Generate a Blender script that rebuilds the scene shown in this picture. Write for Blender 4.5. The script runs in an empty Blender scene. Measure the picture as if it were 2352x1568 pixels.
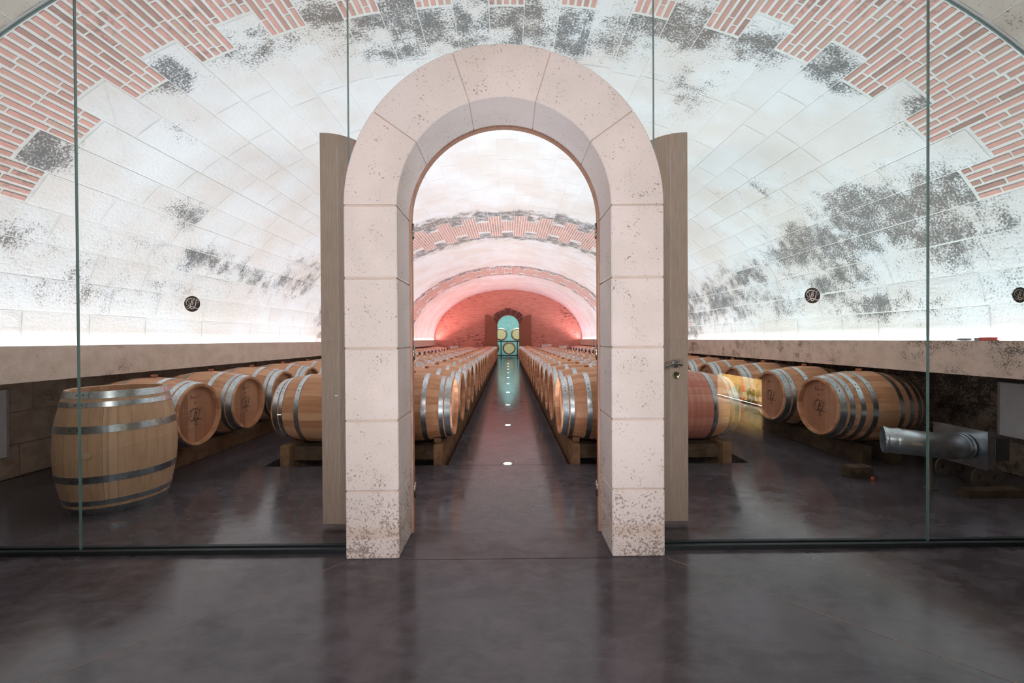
import bpy, math, random
from mathutils import Matrix, Vector
R = random.Random(7)
PI = math.pi
sc = bpy.context.scene
C = sc.collection

# ------------------------------------------------------------------ camera, world, exposure
F_PX, CX, CY = 950.0, 1167.6, 778.0
EYE = 1.25
cam_d = bpy.data.cameras.new('camera')
cam = bpy.data.objects.new('camera', cam_d); C.objects.link(cam); sc.camera = cam
cam_d.sensor_width = 36.0; cam_d.lens = F_PX/2352*36.0
cam_d.clip_start = 0.05; cam_d.clip_end = 100
yaw = math.atan((CX-1176)/F_PX)            # vanishing point a little left of centre
pitch = math.atan((CY-784)/F_PX)
roll = 0.0055
cam.matrix_world = (Matrix.Translation((0, 0, EYE)) @ Matrix.Rotation(yaw, 4, 'Z')
                    @ Matrix.Rotation(PI/2 + pitch, 4, 'X') @ Matrix.Rotation(-roll, 4, 'Z'))
w = bpy.data.worlds.new('world'); sc.world = w; w.use_nodes = True
w.node_tree.nodes['Background'].inputs[0].default_value = (0.5, 0.52, 0.55, 1)
w.node_tree.nodes['Background'].inputs[1].default_value = 0.0
sc.view_settings.view_transform = 'Standard'
sc.view_settings.look = 'None'
sc.view_settings.exposure = 0.0
sc.view_settings.gamma = 1.0
sc.view_settings.use_curve_mapping = False
sc.cycles.sample_clamp_indirect = 9.0
sc.cycles.blur_glossy = 1.0

LEDX, LEDZ = 3.935, 1.165
def area_light(name, loc, rot, sx, sy, power, col, spread=PI):
    d = bpy.data.lights.new(name, 'AREA'); d.shape = 'RECTANGLE'; d.size = sx; d.size_y = sy
    d.energy = power; d.color = col; d.spread = spread
    o = bpy.data.objects.new(name, d); C.objects.link(o); o.location = loc; o.rotation_euler = rot
    return o
def spot(name, loc, target, power, col, angle=1.2, size=0.05, blend=0.6):
    d = bpy.data.lights.new(name, 'SPOT'); d.energy = power; d.color = col
    d.spot_size = angle; d.shadow_soft_size = size; d.spot_blend = blend
    o = bpy.data.objects.new(name, d); C.objects.link(o); o.location = loc
    o.rotation_euler = (Vector(target)-Vector(loc)).to_track_quat('-Z', 'Y').to_euler()
    return o
# LED strips lying in the channel on top of each ledge (their own colour per stretch of the cellar)
LED_W, LED_UP = 16.5, 2.6     # watts per metre: tilted towards the crown / grazing the wall
LED_TILT, LED_SPREAD = math.radians(40), math.radians(120)
for side, segs in ((-1, ((2.5, 6.0, (.92, .95, 1), 1), (6.0, 10.5, (.98, .945, 1), 1), (10.5, 15.0, (1, .88, .91), .95),
                         (15.0, 18.5, (1, .66, .66), .85), (18.5, 22.3, (1, .48, .48), 1.4))),
                   (1, ((2.5, 7.0, (.83, .97, 1), 1), (7.0, 12.0, (.91, .97, 1), 1), (12.0, 17.5, (1, .94, .97), .95),
                        (17.5, 20.5, (1, .86, .90), .85), (20.5, 22.3, (1, .60, .66), 1.2)))):
    for y0, y1, col, k in segs:
        L = y1-y0
        area_light('led_light', (side*LEDX, (y0+y1)/2, LEDZ+0.022), (0, PI-side*LED_TILT, 0), 0.02, L, LED_W*L*k, col, LED_SPREAD)
        area_light('led_light', (side*(LEDX+.006), (y0+y1)/2, LEDZ+0.022), (PI, 0, 0), 0.015, L, LED_UP*L*k, col)
# unseen spots added behind the camera to brighten the stone arch and front room
for sx in (-1, 1):
    spot('ceiling_spot_light', (sx*0.45, -3.2, 3.35), (-0.02+sx*.25, 2.4, 1.35), 230, (1, .93, .92), 0.95, 0.10, 0.8)
spot('ceiling_spot_light', (0.0, -3.2, 3.35), (0, -1.5, 0), 160, (1, .95, .93), 2.2, 0.12, 1.0)

# ------------------------------------------------------------------ helpers
def link(name, me, parent=None, loc=None, mat=None, M=None):
    o = bpy.data.objects.new(name, me); C.objects.link(o)
    if mat is not None and me is not None and not me.materials:
        me.materials.append(mat)
    if parent: o.parent = parent
    if loc is not None: o.location = loc
    if M is not None: o.matrix_local = M
    return o
def tag(o, label=None, cat=None, group=None, kind=None):
    if label: o['label'] = label
    if cat: o['category'] = cat
    if group: o['group'] = group
    if kind: o['kind'] = kind
    return o
def thing(name, label, cat, loc=(0, 0, 0), rz=0, group=None):
    o = bpy.data.objects.new(name, None); C.objects.link(o)
    o.location = loc; o.rotation_euler = (0, 0, rz); o.empty_display_size = .1
    return tag(o, label, cat, group)
def structure(name, loc=(0, 0, 0)):
    o = bpy.data.objects.new(name, None); C.objects.link(o); o.location = loc; o['kind'] = 'structure'
    o.empty_display_size = .1
    return o

class MB:
    """plain mesh collector"""
    def __init__(s): s.v = []; s.f = []; s.mi = []; s.uv = {}; s.t = []; s.cur = 0.5; s.sm = []
    def quad(s, *pts, mi=0, uv=None, smooth=False):
        b = len(s.v); s.v += [tuple(p) for p in pts]; s.f.append(tuple(range(b, b+len(pts))))
        s.mi.append(mi); s.t.append(s.cur); s.sm.append(smooth)
        if uv: s.uv[len(s.f)-1] = uv
    def box(s, x0, x1, y0, y1, z0, z1, bev=0.0, mi=0, M=None):
        if bev <= 0:
            P = [(x, y, z) for x in (x0, x1) for y in (y0, y1) for z in (z0, z1)]
            if M is not None: P = [tuple(M @ Vector(p)) for p in P]
            b = len(s.v); s.v += P
            for f in ((0, 1, 3, 2), (4, 6, 7, 5), (0, 4, 5, 1), (2, 3, 7, 6), (0, 2, 6, 4), (1, 5, 7, 3)):
                s.f.append(tuple(b+i for i in f)); s.mi.append(mi); s.t.append(s.cur); s.sm.append(False)
            return
        # chamfered box: 24 verts
        e = bev; idx = {}; b = len(s.v)
        for ix, x in enumerate((x0, x1)):
            for iy, y in enumerate((y0, y1)):
                for iz, z in enumerate((z0, z1)):
                    dx = e if ix == 0 else -e; dy = e if iy == 0 else -e; dz = e if iz == 0 else -e
                    for ax, p in enumerate(((x, y+dy, z+dz), (x+dx, y, z+dz), (x+dx, y+dy, z))):
                        idx[(ix, iy, iz, ax)] = len(s.v)
                        s.v.append(tuple(M @ Vector(p)) if M is not None else p)
        F = []
        for ax in range(3):
            for k in (0, 1):
                c = []
                for a, bb in ((0, 0), (1, 0), (1, 1), (0, 1)):
                    key = [0, 0, 0]; o2 = [i for i in range(3) if i != ax]
                    key[ax] = k; key[o2[0]] = a; key[o2[1]] = bb
                    c.append(idx[(key[0], key[1], key[2], ax)])
                flip = (k == 0) != (ax == 1)
                F.append(c[::-1] if flip else c)
        for ax in range(3):        # edges parallel to ax
            o2 = [i for i in range(3) if i != ax]
            for a in (0, 1):
                for bb in (0, 1):
                    k0 = [0, 0, 0]; k1 = [0, 0, 0]
                    k0[o2[0]] = k1[o2[0]] = a; k0[o2[1]] = k1[o2[1]] = bb; k1[ax] = 1
                    q = [idx[(*k0, o2[0])], idx[(*k0, o2[1])], idx[(*k1, o2[1])], idx[(*k1, o2[0])]]
                    F.append(q)
        for ix in (0, 1):
            for iy in (0, 1):
                for iz in (0, 1):
                    F.append([idx[(ix, iy, iz, i)] for i in range(3)])
        for q in F:
            s.f.append(tuple(q)); s.mi.append(mi); s.t.append(s.cur); s.sm.append(False)
    def lathe(s, prof, n=24, M=None, mi=0, smooth=True, a0=0, a1=2*PI, closed=True):
        """profile of (h, r) turned about local X"""
        b = len(s.v); m = n if closed else n+1
        for i in range(m):
            a = a0+(a1-a0)*i/n
            for h, r in prof:
                p = Vector((h, r*math.cos(a), r*math.sin(a)))
                s.v.append(tuple(M @ p) if M is not None else tuple(p))
        k = len(prof)
        for i in range(n):
            j = (i+1) % m
            for q in range(k-1):
                s.f.append((b+i*k+q, b+i*k+q+1, b+j*k+q+1, b+j*k+q)); s.mi.append(mi); s.t.append(s.cur); s.sm.append(smooth)
    def tube(s, pts, r, n=8, mi=0, cap=True):
        pts = [Vector(p) for p in pts]; b = len(s.v); rings = len(pts)
        up = Vector((0, 0, 1))
        prev = None
        for i, p in enumerate(pts):
            d = (pts[min(i+1, rings-1)]-pts[max(i-1, 0)]).normalized()
            if prev is None:
                u = d.cross(up)
                if u.length < 1e-3: u = d.cross(Vector((1, 0, 0)))
            else:
                u = prev - d*prev.dot(d)
            u.normalize(); prev = u; v = d.cross(u)
            rr = r[i] if isinstance(r, (list, tuple)) else r
            for k in range(n):
                a = 2*PI*k/n
                s.v.append(tuple(p+u*math.cos(a)*rr+v*math.sin(a)*rr))
        for i in range(rings-1):
            for k in range(n):
                k2 = (k+1) % n
                s.f.append((b+i*n+k, b+i*n+k2, b+(i+1)*n+k2, b+(i+1)*n+k)); s.mi.append(mi); s.t.append(s.cur); s.sm.append(True)
        if cap:
            s.f.append(tuple(b+k for k in range(n))[::-1]); s.mi.append(mi); s.t.append(s.cur); s.sm.append(False)
            s.f.append(tuple(b+(rings-1)*n+k for k in range(n))); s.mi.append(mi); s.t.append(s.cur); s.sm.append(False)
    def ribbon(s, pts, wds, o, u, v, n, mi=0):
        """flat stroke through 2-D pts on the plane o + u*x + v*y, raised along n"""
        L = []; Rr = []
        for i, (x, y) in enumerate(pts):
            x0, y0 = pts[max(i-1, 0)]; x1, y1 = pts[min(i+1, len(pts)-1)]
            dx, dy = x1-x0, y1-y0; l = math.hypot(dx, dy) or 1
            wd = (wds[i] if isinstance(wds, (list, tuple)) else wds)/2
            L.append((x-dy/l*wd, y+dx/l*wd)); Rr.append((x+dy/l*wd, y-dx/l*wd))
        P = lambda q: tuple(o+u*q[0]+v*q[1]+n)
        for i in range(len(pts)-1):
            s.quad(P(L[i]), P(Rr[i]), P(Rr[i+1]), P(L[i+1]), mi=mi)
    def mesh(s, name, *mats):
        me = bpy.data.meshes.new(name); me.from_pydata(s.v, [], s.f)
        for m in mats: me.materials.append(m)
        if any(s.mi): me.polygons.foreach_set('material_index', s.mi)
        if any(s.sm): me.polygons.foreach_set('use_smooth', s.sm)
        if s.uv:
            ul = me.uv_layers.new(name='UVMap')
            for fi, uv in s.uv.items():
                p = me.polygons[fi]
                for k, li in enumerate(p.loop_indices): ul.data[li].uv = uv[k]
        a = me.attributes.new('tint', 'FLOAT', 'FACE'); a.data.foreach_set('value', s.t)
        me.update()
        return me
    def build(s, name, mats, parent=None, loc=None):
        if not isinstance(mats, (list, tuple)): mats = [mats]
        return link(name, s.mesh(name, *mats), parent, loc)
def fix_normals(me):
    import bmesh
    bm = bmesh.new(); bm.from_mesh(me); bmesh.ops.recalc_face_normals(bm, faces=bm.faces[:]); bm.to_mesh(me); bm.free()

def spline(pts, per=6):
    """Catmull-Rom through 2-D or 3-D points"""
    out = []; n = len(pts); D = len(pts[0])
    for i in range(n-1):
        p0, p1, p2, p3 = pts[max(i-1, 0)], pts[i], pts[i+1], pts[min(i+2, n-1)]
        for k in range(per):
            t = k/per
            out.append(tuple(.5*((2*p1[d])+(-p0[d]+p2[d])*t+(2*p0[d]-5*p1[d]+4*p2[d]-p3[d])*t*t+(-p0[d]+3*p1[d]-3*p2[d]+p3[d])*t**3) for d in range(D)))
    out.append(tuple(pts[-1]))
    return out

# ------------------------------------------------------------------ materials
class NT:
    def __init__(s, name):
        s.m = bpy.data.materials.new(name); s.m.use_nodes = True
        s.t = s.m.node_tree; s.n = s.t.nodes; s.n.clear()
        s.out = s.n.new('ShaderNodeOutputMaterial')
    def add(s, ty, ins=None, **kw):
        nd = s.n.new(ty)
        for k, v in kw.items(): setattr(nd, k, v)
        for k, v in (ins or {}).items():
            if hasattr(v, 'is_output'): s.t.links.new(v, nd.inputs[k])
            else:
                nd.inputs[k].default_value = v
        return nd
    def math(s, op, a, b=0.0, c=0.0, clamp=False):
        nd = s.add('ShaderNodeMath', {0: a, 1: b, 2: c}, operation=op, use_clamp=clamp); return nd.outputs[0]
    def vmath(s, op, a, b=(0, 0, 0)):
        nd = s.add('ShaderNodeVectorMath', {0: a, 1: b}, operation=op)
        return nd.outputs['Value' if op in ('LENGTH', 'DOT_PRODUCT') else 'Vector']
    def noise(s, vec, scale, detail=3, rough=.5, dist=0.0):
        return s.add('ShaderNodeTexNoise', {'Vector': vec, 'Scale': scale, 'Detail': detail, 'Roughness': rough, 'Distortion': dist}).outputs[0]
    def ramp(s, fac, stops):
        nd = s.add('ShaderNodeValToRGB', {0: fac}); e = nd.color_ramp.elements
        while len(e) < len(stops): e.new(.5)
        for i, (p, c) in enumerate(stops): e[i].position = p; e[i].color = (*c, 1)
        return nd.outputs[0]
    def mr(s, v, a, b, c=0.0, d=1.0, smooth=True):
        nd = s.add('ShaderNodeMapRange', {0: v, 1: a, 2: b, 3: c, 4: d}); nd.interpolation_type = 'SMOOTHSTEP' if smooth else 'LINEAR'
        return nd.outputs[0]
    def mix(s, fac, a, b, blend='MIX'):
        nd = s.n.new('ShaderNodeMix'); nd.data_type = 'RGBA'; nd.blend_type = blend
        for k, v in ((0, fac), (6, a), (7, b)):
            if hasattr(v, 'is_output'): s.t.links.new(v, nd.inputs[k])
            else: nd.inputs[k].default_value = (*v, 1) if isinstance(v, tuple) and len(v) == 3 else v
        return nd.outputs[2]
    def bsdf(s, col, rough=.6, metal=0.0, bump=None, bstr=.3, bdist=.01, spec=.5, **kw):
        ins = {'Base Color': (*col, 1) if isinstance(col, tuple) else col, 'Roughness': rough, 'Metallic': metal, 'Specular IOR Level': spec}
        ins.update(kw)
        if bump is not None:
            ins['Normal'] = s.add('ShaderNodeBump', {'Height': bump, 'Strength': bstr, 'Distance': bdist}).outputs[0]
        b = s.add('ShaderNodeBsdfPrincipled', ins)
        s.t.links.new(b.outputs[0], s.out.inputs[0]); return s.m
def srgb(r, g, b):
    f = lambda c: ((c/255)/12.92 if c/255 <= .04045 else ((c/255+.055)/1.055)**2.4)
    return (f(r), f(g), f(b))

def mat_vault(name, base, warm, blobs, bands, gen=0.0):
    """limestone of the vault; uv = (arc position, length along the cellar) in metres"""
    t = NT(name)
    uv = t.add('ShaderNodeUVMap').outputs[0]
    big = t.noise(uv, .9, 3); mid = t.noise(uv, 7, 5, .6); fine = t.noise(uv, 60, 5, .7)
    sep = t.add('ShaderNodeSeparateXYZ', {0: uv}); S = sep.outputs[0]; Y = sep.outputs[1]
    M = t.math('MULTIPLY_ADD', big, .5, gen-.25)
    acc = None
    for s0, y0, rs, ry, st in blobs:
        rs *= 1.35; ry *= 1.35
        d = t.vmath('LENGTH', t.vmath('MULTIPLY', t.vmath('SUBTRACT', uv, (s0, y0, 0)), (1/rs, 1/ry, 0)))
        v = t.mr(d, 1.25, .0, 0.0, st)
        acc = v if acc is None else t.math('MAXIMUM', acc, v)
    for y0, wn, wf, st in bands:
        dy = t.math('SUBTRACT', Y, y0)
        a = t.mr(dy, -wn, 0.0, 0.0, st); b = t.mr(dy, wf, 0.0, 0.0, 1.0)
        v = t.math('MULTIPLY', a, b)
        acc = v if acc is None else t.math('MAXIMUM', acc, v)
    brk = t.mr(t.noise(uv, 2.3, 4, .6), .34, .62, .35, 1.0)
    oi = t.add('ShaderNodeObjectInfo').outputs['Random']
    stone_r = t.math('MULTIPLY_ADD', oi, .6, .75)
    if acc is not None:
        M = t.math('MINIMUM', t.math('ADD', M, t.math('MULTIPLY', t.math('MULTIPLY', acc, brk), stone_r)), .62)
    val = t.math('MULTIPLY_ADD', fine, .66, t.math('MULTIPLY', mid, .34))
    val = t.math('MULTIPLY_ADD', M, .31, val)
    dark = t.mr(val, .59, .72)
    pat = t.noise(uv, 1.1, 3, .6)
    col = t.mix(t.mr(pat, .35, .65), base, warm)
    tn = t.add('ShaderNodeAttribute', {}, attribute_name='tint').outputs['Fac']
    col = t.mix(1.0, col, t.ramp(t.math('FRACT', t.math('MULTIPLY_ADD', oi, 1.0, tn)), [(0, (.965, .955, .945)), (.5, (1, 1, 1)), (1, (.98, .99, 1))]), 'MULTIPLY')
    dc = t.mix(t.mr(big, .4, .6), srgb(76, 79, 81), srgb(92, 84, 78))
    col = t.mix(t.math('MULTIPLY', dark, .86), col, dc)
    bump = t.math('MULTIPLY_ADD', t.noise(uv, 28, 6, .7), 1.0, t.math('MULTIPLY', mid, .8))
    return t.bsdf(col, .92, bump=bump, bstr=.32, bdist=.012, spec=.12)

M = {}
M['vault'] = mat_vault('vault_limestone', srgb(225, 227, 229), srgb(219, 214, 210),
    [(4.02, 4.1, .45, .75, .95), (4.1, 5.0, .36, .8, .85), (3.98, 3.42, .30, .35, .9), (4.45, 3.42, .32, .5, .85), (4.3, 6.6, .35, 1.0, .7),
     (4.55, 4.8, .32, .9, .75), (4.62, 7.5, .5, 1.6, .75), (4.95, 4.2, .2, 1.3, .55), (2.05, 3.25, .33, .22, 1.0), (2.6, 3.2, .34, .2, 1.0),
     (1.35, 3.3, .45, .26, 1.05), (3.4, 3.08, .26, .2, .75), (3.95, 3.15, .3, .22, .7), (1.8, 3.95, .4, .5, .45), (4.8, 3.2, .25, .5, .4),
     (-3.8, 4.5, .22, .35, .7), (-3.72, 3.1, .24, .18, .95), (-4.25, 5.2, .22, .7, .7), (-4.15, 7.3, .4, 1.1, .7), (-4.35, 6.3, .28, .6, .6),
     (-2.1, 3.25, .32, .22, .8), (-2.68, 3.22, .26, .2, .85), (-3.0, 3.7, .2, .3, .35), (-.95, 3.45, .55, .42, 1.05), (0, 3.55, .75, .42, 1.0), (.7, 3.5, .55, .4, 1.0),
     (-1.5, 3.25, .4, .22, 1.0), (-4.5, 3.2, .25, .4, .55), (-4.7, 4.4, .3, 1.2, .42), (4.6, 5.6, .5, 2.6, .5), (-4.3, 5.6, .3, 1.8, .45), (3.2, 5.0, .3, .8, .3)],
    [(9.1, .95, .5, 1.2), (10.65, .5, .9, 1.0), (15.4, .5, .4, 1.1), (17.0, .4, .5, .8)])
M['vault_front'] = mat_vault('vault_rough_stone', srgb(206, 202, 192), srgb(190, 180, 168), [], [], .18)
M['mortar'] = mat_vault('vault_mortar', srgb(220, 221, 218), srgb(212, 212, 208), [], [], -.3)

def mat_brick(name, attr):
    t = NT(name)
    if attr: r = t.add('ShaderNodeAttribute', {}, attribute_name='tint').outputs['Fac']
    else: r = t.add('ShaderNodeObjectInfo').outputs['Random']
    pos = t.add('ShaderNodeNewGeometry').outputs['Position']
    n = t.noise(pos, 18, 5, .6); n2 = t.noise(pos, 1.3, 2)
    col = t.ramp(r, [(0, srgb(150, 120, 112)), (.1, srgb(184, 144, 134)), (.35, srgb(204, 156, 146)), (.6, srgb(212, 162, 152)), (.8, srgb(196, 164, 152)), (1, srgb(196, 150, 140))])
    col = t.mix(t.mr(n, .42, .7, 0, .5), col, srgb(178, 152, 142))
    col = t.mix(t.mr(t.math('MULTIPLY_ADD', n2, .6, t.math('MULTIPLY', n, .4)), .56, .66, 0, .6), col, srgb(120, 100, 94))
    return t.bsdf(col, .9, bump=t.noise(pos, 60, 4, .7), bstr=.4, bdist=.004, spec=.12)
M['brick'] = mat_brick('vault_brick', False)
M['brick_far'] = mat_brick('vault_brick_joined', True)

def mat_arch():
    t = NT('arch_limestone')
    pos = t.add('ShaderNodeNewGeometry').outputs['Position']
    oi = t.add('ShaderNodeObjectInfo').outputs['Random']
    z = t.add('ShaderNodeSeparateXYZ', {0: pos}).outputs[2]
    big = t.noise(pos, 2.2, 3); mid = t.noise(pos, 9, 4); fine = t.noise(pos, 75, 4, .6); sp = t.noise(pos, 130, 2, .5)
    col = t.mix(t.mr(big, .35, .65), srgb(221, 206, 201), srgb(209, 196, 189))
    col = t.mix(t.math('MULTIPLY', oi, .35), col, srgb(212, 203, 200))
    col = t.mix(t.mr(fine, .55, .72, 0, .35), col, srgb(232, 222, 216))
    low = t.mr(z, .62, .12, 0, 1.0)                     # grime on the foot of the piers
    val = t.math('ADD', t.math('MULTIPLY_ADD', fine, .70, t.math('MULTIPLY', mid, .30)), t.math('MULTIPLY', t.math('ADD', low, t.math('MULTIPLY', big, .5)), .085))
    val2 = t.math('MULTIPLY_ADD', t.math('ADD', t.math('MULTIPLY', low, .6), t.math('MULTIPLY', big, .5)), .08, t.noise(pos, 95, 2, .5))
    col = t.mix(t.mr(z, .26, .10, 0, .0), col, col)
    col = t.mix(t.math('MULTIPLY', t.mr(val, .60, .69), .75), col, srgb(120, 105, 96))
    col = t.mix(t.math('MULTIPLY', t.mr(val2, .68, .76), .6), col, srgb(112, 98, 92))
    ring = t.math('MULTIPLY', t.mr(z, .20, .16), t.mr(z, .10, .14)); ring = t.math('MULTIPLY', ring, .35)
    col = t.mix(ring, col, srgb(186, 158, 132))
    b = t.math('MULTIPLY_ADD', t.noise(pos, 45, 5, .7), 1.0, t.math('MULTIPLY', fine, .5))
    return t.bsdf(col, .88, bump=b, bstr=.35, bdist=.006, spec=.2)
M['arch'] = mat_arch()
def mat_simple(name, col, rough=.6, metal=0.0, var=None, sc_=12, bstr=.0, bdist=.004, spec=.5, stretch=(1, 1, 1)):
    t = NT(name)
    co = t.add('ShaderNodeTexCoord').outputs['Object']
    co = t.vmath('MULTIPLY', co, stretch)
    n = t.noise(co, sc_, 5, .6)
    c = t.mix(t.mr(n, .35, .65), col, var if var else tuple(x*.85 for x in col))
    return t.bsdf(c, rough, metal, bump=n if bstr else None, bstr=bstr, bdist=bdist, spec=spec)
M['joint'] = mat_simple('arch_mortar', srgb(204, 184, 170), .9, spec=.1)

def mat_dirty(name, a, b, dk, cov, speck=60, scale=1.0, rough=.9):
    t = NT(name)
    pos = t.vmath('MULTIPLY', t.add('ShaderNodeNewGeometry').outputs['Position'], (scale, scale, scale))
    big = t.noise(pos, 1.8, 4, .6); mid = t.noise(pos, 9, 4, .6); fine = t.noise(pos, speck, 3, .6)
    col = t.mix(t.mr(mid, .35, .65), a, b)
    val = t.math('ADD', t.math('MULTIPLY_ADD', fine, .5, t.math('MULTIPLY', mid, .3)), t.math('MULTIPLY', big, .4))
    th = .70-cov*.12
    col = t.mix(t.math('MULTIPLY', t.mr(val, th, th+.07), .85), col, dk)
    return t.bsdf(col, rough, bump=t.math('ADD', fine, mid), bstr=.35, bdist=.008, spec=.15)
M['ledge_l'] = mat_dirty('ledge_concrete_left', srgb(230, 212, 200), srgb(218, 198, 184), srgb(150, 128, 114), .0)
M['ledge_r'] = mat_dirty('ledge_concrete_right', srgb(230, 206, 190), srgb(214, 192, 176), srgb(96, 86, 80), .6, 95)
M['wall_l'] = mat_dirty('lower_wall_left', srgb(190, 168, 152), srgb(172, 150, 134), srgb(120, 102, 90), .1)
M['wall_r'] = mat_dirty('lower_wall_right', srgb(150, 130, 114), srgb(120, 104, 92), srgb(52, 46, 42), 1.0)
M['teal_wall'] = mat_dirty('far_room_wall', srgb(170, 180, 175), srgb(150, 162, 158), srgb(110, 122, 120), .4, 12, 1)

def mat_floor():
    t = NT('polished_concrete')
    pos = t.add('ShaderNodeNewGeometry').outputs['Position']
    st = t.vmath('MULTIPLY', pos, (1, 1.6, 1))
    a = t.noise(st, 1.1, 4, .6, .6); b = t.noise(st, 6, 5, .65, .4); c = t.noise(pos, 120, 2)
    col = t.mix(t.mr(t.math('MULTIPLY_ADD', b, .45, t.math('MULTIPLY', a, .55)), .38, .62), srgb(64, 59, 63), srgb(88, 82, 88))
    rough = t.mr(b, .3, .7, .12, .22)
    return t.bsdf(col, rough, bump=b, bstr=.03, bdist=.01, spec=.45)
M['floor'] = mat_floor()
M['pit'] = mat_simple('pit_concrete', srgb(88, 86, 88), .85, var=srgb(60, 58, 60), bstr=.3)
M['saw_light'] = mat_simple('floor_joint_filler', srgb(178, 150, 124), .8)
M['saw_dark'] = mat_simple('floor_joint_dark', srgb(44, 38, 38), .8)

def mat_oak(name, c0, c1, c2, stain=False, head=False, dull=0.0):
    t = NT(name)
    co = t.add('ShaderNodeTexCoord').outputs['Object']
    oi = t.add('ShaderNodeObjectInfo').outputs['Random']
    tn = t.add('ShaderNodeAttribute', {}, attribute_name='tint').outputs['Fac']
    off = t.add('ShaderNodeCombineXYZ', {0: t.math('MULTIPLY', tn, 13.0), 1: t.math('MULTIPLY', oi, 7.0), 2: 0.0}).outputs[0]
    v = t.vmath('ADD', t.vmath('MULTIPLY', co, (20, 20, 1.2) if head else (1.2, 20, 20)), off)
    g = t.noise(v, 2.0, 5, .65); g2 = t.noise(t.vmath('MULTIPLY', v, (3, 3, 3)), 2.2, 3, .6); bl = t.noise(t.vmath('ADD', co, off), 5, 4, .6)
    r = t.math('FRACT', t.math('ADD', oi, t.math('MULTIPLY', tn, 1.0)))
    col = t.ramp(t.math('MULTIPLY_ADD', g, .6, t.math('MULTIPLY', r, .4)), [(.25, c0), (.5, c1), (.72, c2)])
    col = t.mix(t.mr(g2, .55, .75, 0, .30), col, tuple(x*.55 for x in c0))
    col = t.mix(t.mr(bl, .58, .75, 0, .35), col, tuple(x*.7 for x in c0))
    if stain:
        s3 = t.add('ShaderNodeSeparateXYZ', {0: co})
        drip = t.noise(t.vmath('MULTIPLY', co, (26, 1.5, 1.5)), 1.4, 3)
        m = t.math('MULTIPLY', t.mr(t.math('ABSOLUTE', s3.outputs[0]), .30, .05), t.mr(s3.outputs[2], -.30, .12, .35, 1.0))
        col = t.mix(t.math('MULTIPLY', m, t.mr(drip, .30, .62, .30, .78)), col, srgb(178, 92, 92))
    return t.bsdf(col, .55, bump=g2, bstr=.12, bdist=.002, spec=.3)
OAKC = (srgb(172, 118, 84), srgb(200, 146, 110), srgb(214, 164, 130))
M['oak'] = mat_oak('barrel_oak', *OAKC)
M['oak_stain'] = mat_oak('barrel_oak_wine_stained', srgb(184, 130, 100), srgb(208, 152, 122), srgb(216, 168, 138), stain=True)
M['oak_light'] = mat_oak('barrel_oak_pale', srgb(174, 140, 110), srgb(194, 156, 124), srgb(206, 170, 140))
M['oak_head'] = mat_oak('barrel_head_oak', srgb(160, 108, 82), srgb(182, 130, 100), srgb(194, 144, 114), head=True)
M['head_cream'] = mat_simple('pale_barrel_head', srgb(232, 228, 196), .6, var=srgb(222, 216, 180))
def mat_hoop():
    t = NT('galvanised_hoop')
    co = t.add('ShaderNodeTexCoord').outputs['Object']; oi = t.add('ShaderNodeObjectInfo').outputs['Random']
    n = t.noise(co, 40, 4, .7); n2 = t.noise(co, 5, 3)
    col = t.mix(t.mr(n, .35, .65), srgb(176, 184, 188), srgb(208, 214, 218))
    col = t.mix(t.math('MULTIPLY', oi, .35), col, srgb(140, 146, 146))
    rg = t.math('MULTIPLY_ADD', n2, .2, .2)
    return t.bsdf(col, rg, 1.0, bump=n, bstr=.08, bdist=.002)
M['hoop'] = mat_hoop()
M['rivet'] = mat_simple('hoop_rivet', srgb(70, 72, 74), .45, .8)
M['bung'] = mat_simple('bung_stopper', srgb(190, 120, 80), .6, var=srgb(164, 98, 62))
M['bung_pale'] = mat_simple('pale_bung', srgb(196, 166, 134), .6)
M['timber'] = mat_dirty('rail_timber', srgb(138, 106, 80), srgb(116, 86, 64), srgb(84, 62, 48), .2, 50)
M['timber_dark'] = mat_dirty('crossbeam_timber', srgb(92, 74, 58), srgb(72, 58, 46), srgb(60, 46, 36), .5, 50)
M['ink'] = mat_simple('black_brand_ink', srgb(34, 24, 22), .8)
M['chalk'] = mat_simple('chalk_line', srgb(206, 176, 160), .9)
M['door'] = mat_simple('door_oak_grey', srgb(172, 148, 134), .6, var=srgb(152, 129, 116), sc_=3, stretch=(70, 70, 2), bstr=.08)
M['door_far'] = mat_simple('far_door_oak', srgb(150, 96, 76), .6, var=srgb(132, 82, 64), sc_=3, stretch=(30, 30, 1))
M['frame'] = mat_simple('door_frame_wood', srgb(176, 134, 112), .55, var=srgb(150, 108, 88), sc_=4, stretch=(30, 30, 2))
M['steel'] = mat_simple('brushed_steel', srgb(176, 176, 172), .25, 1.0)
M['brass'] = mat_simple('brass_keyhole', srgb(178, 168, 138), .3, 1.0)
M['galv'] = mat_simple('galvanised_sheet', srgb(206, 214, 220), .3, .9, var=srgb(180, 188, 196), sc_=9)
M['galv_dark'] = mat_simple('dull_steel_sheet', srgb(110, 116, 122), .45, .9)
M['cast'] = mat_simple('cast_bracket', srgb(112, 98, 84), .7, .2)
M['white'] = mat_simple('white_enamel', srgb(226, 222, 226), .45, var=srgb(218, 214, 219))
M['white_edge'] = mat_simple('white_enamel_frame', srgb(176, 172, 176), .45)
M['rail'] = mat_simple('glass_channel', srgb(52, 58, 62), .5, .6)
M['seal'] = mat_simple('glass_joint_silicone', srgb(112, 132, 130), .35)
M['sticker'] = mat_simple('sticker_brown', srgb(64, 52, 46), .5, var=srgb(58, 50, 48))
M['sticker_ink'] = mat_simple('sticker_script', srgb(226, 222, 214), .5)
M['red'] = mat_simple('red_plastic', srgb(214, 92, 80), .4)
M['orange'] = mat_simple('orange_cap', srgb(236, 90, 40), .5)
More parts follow.
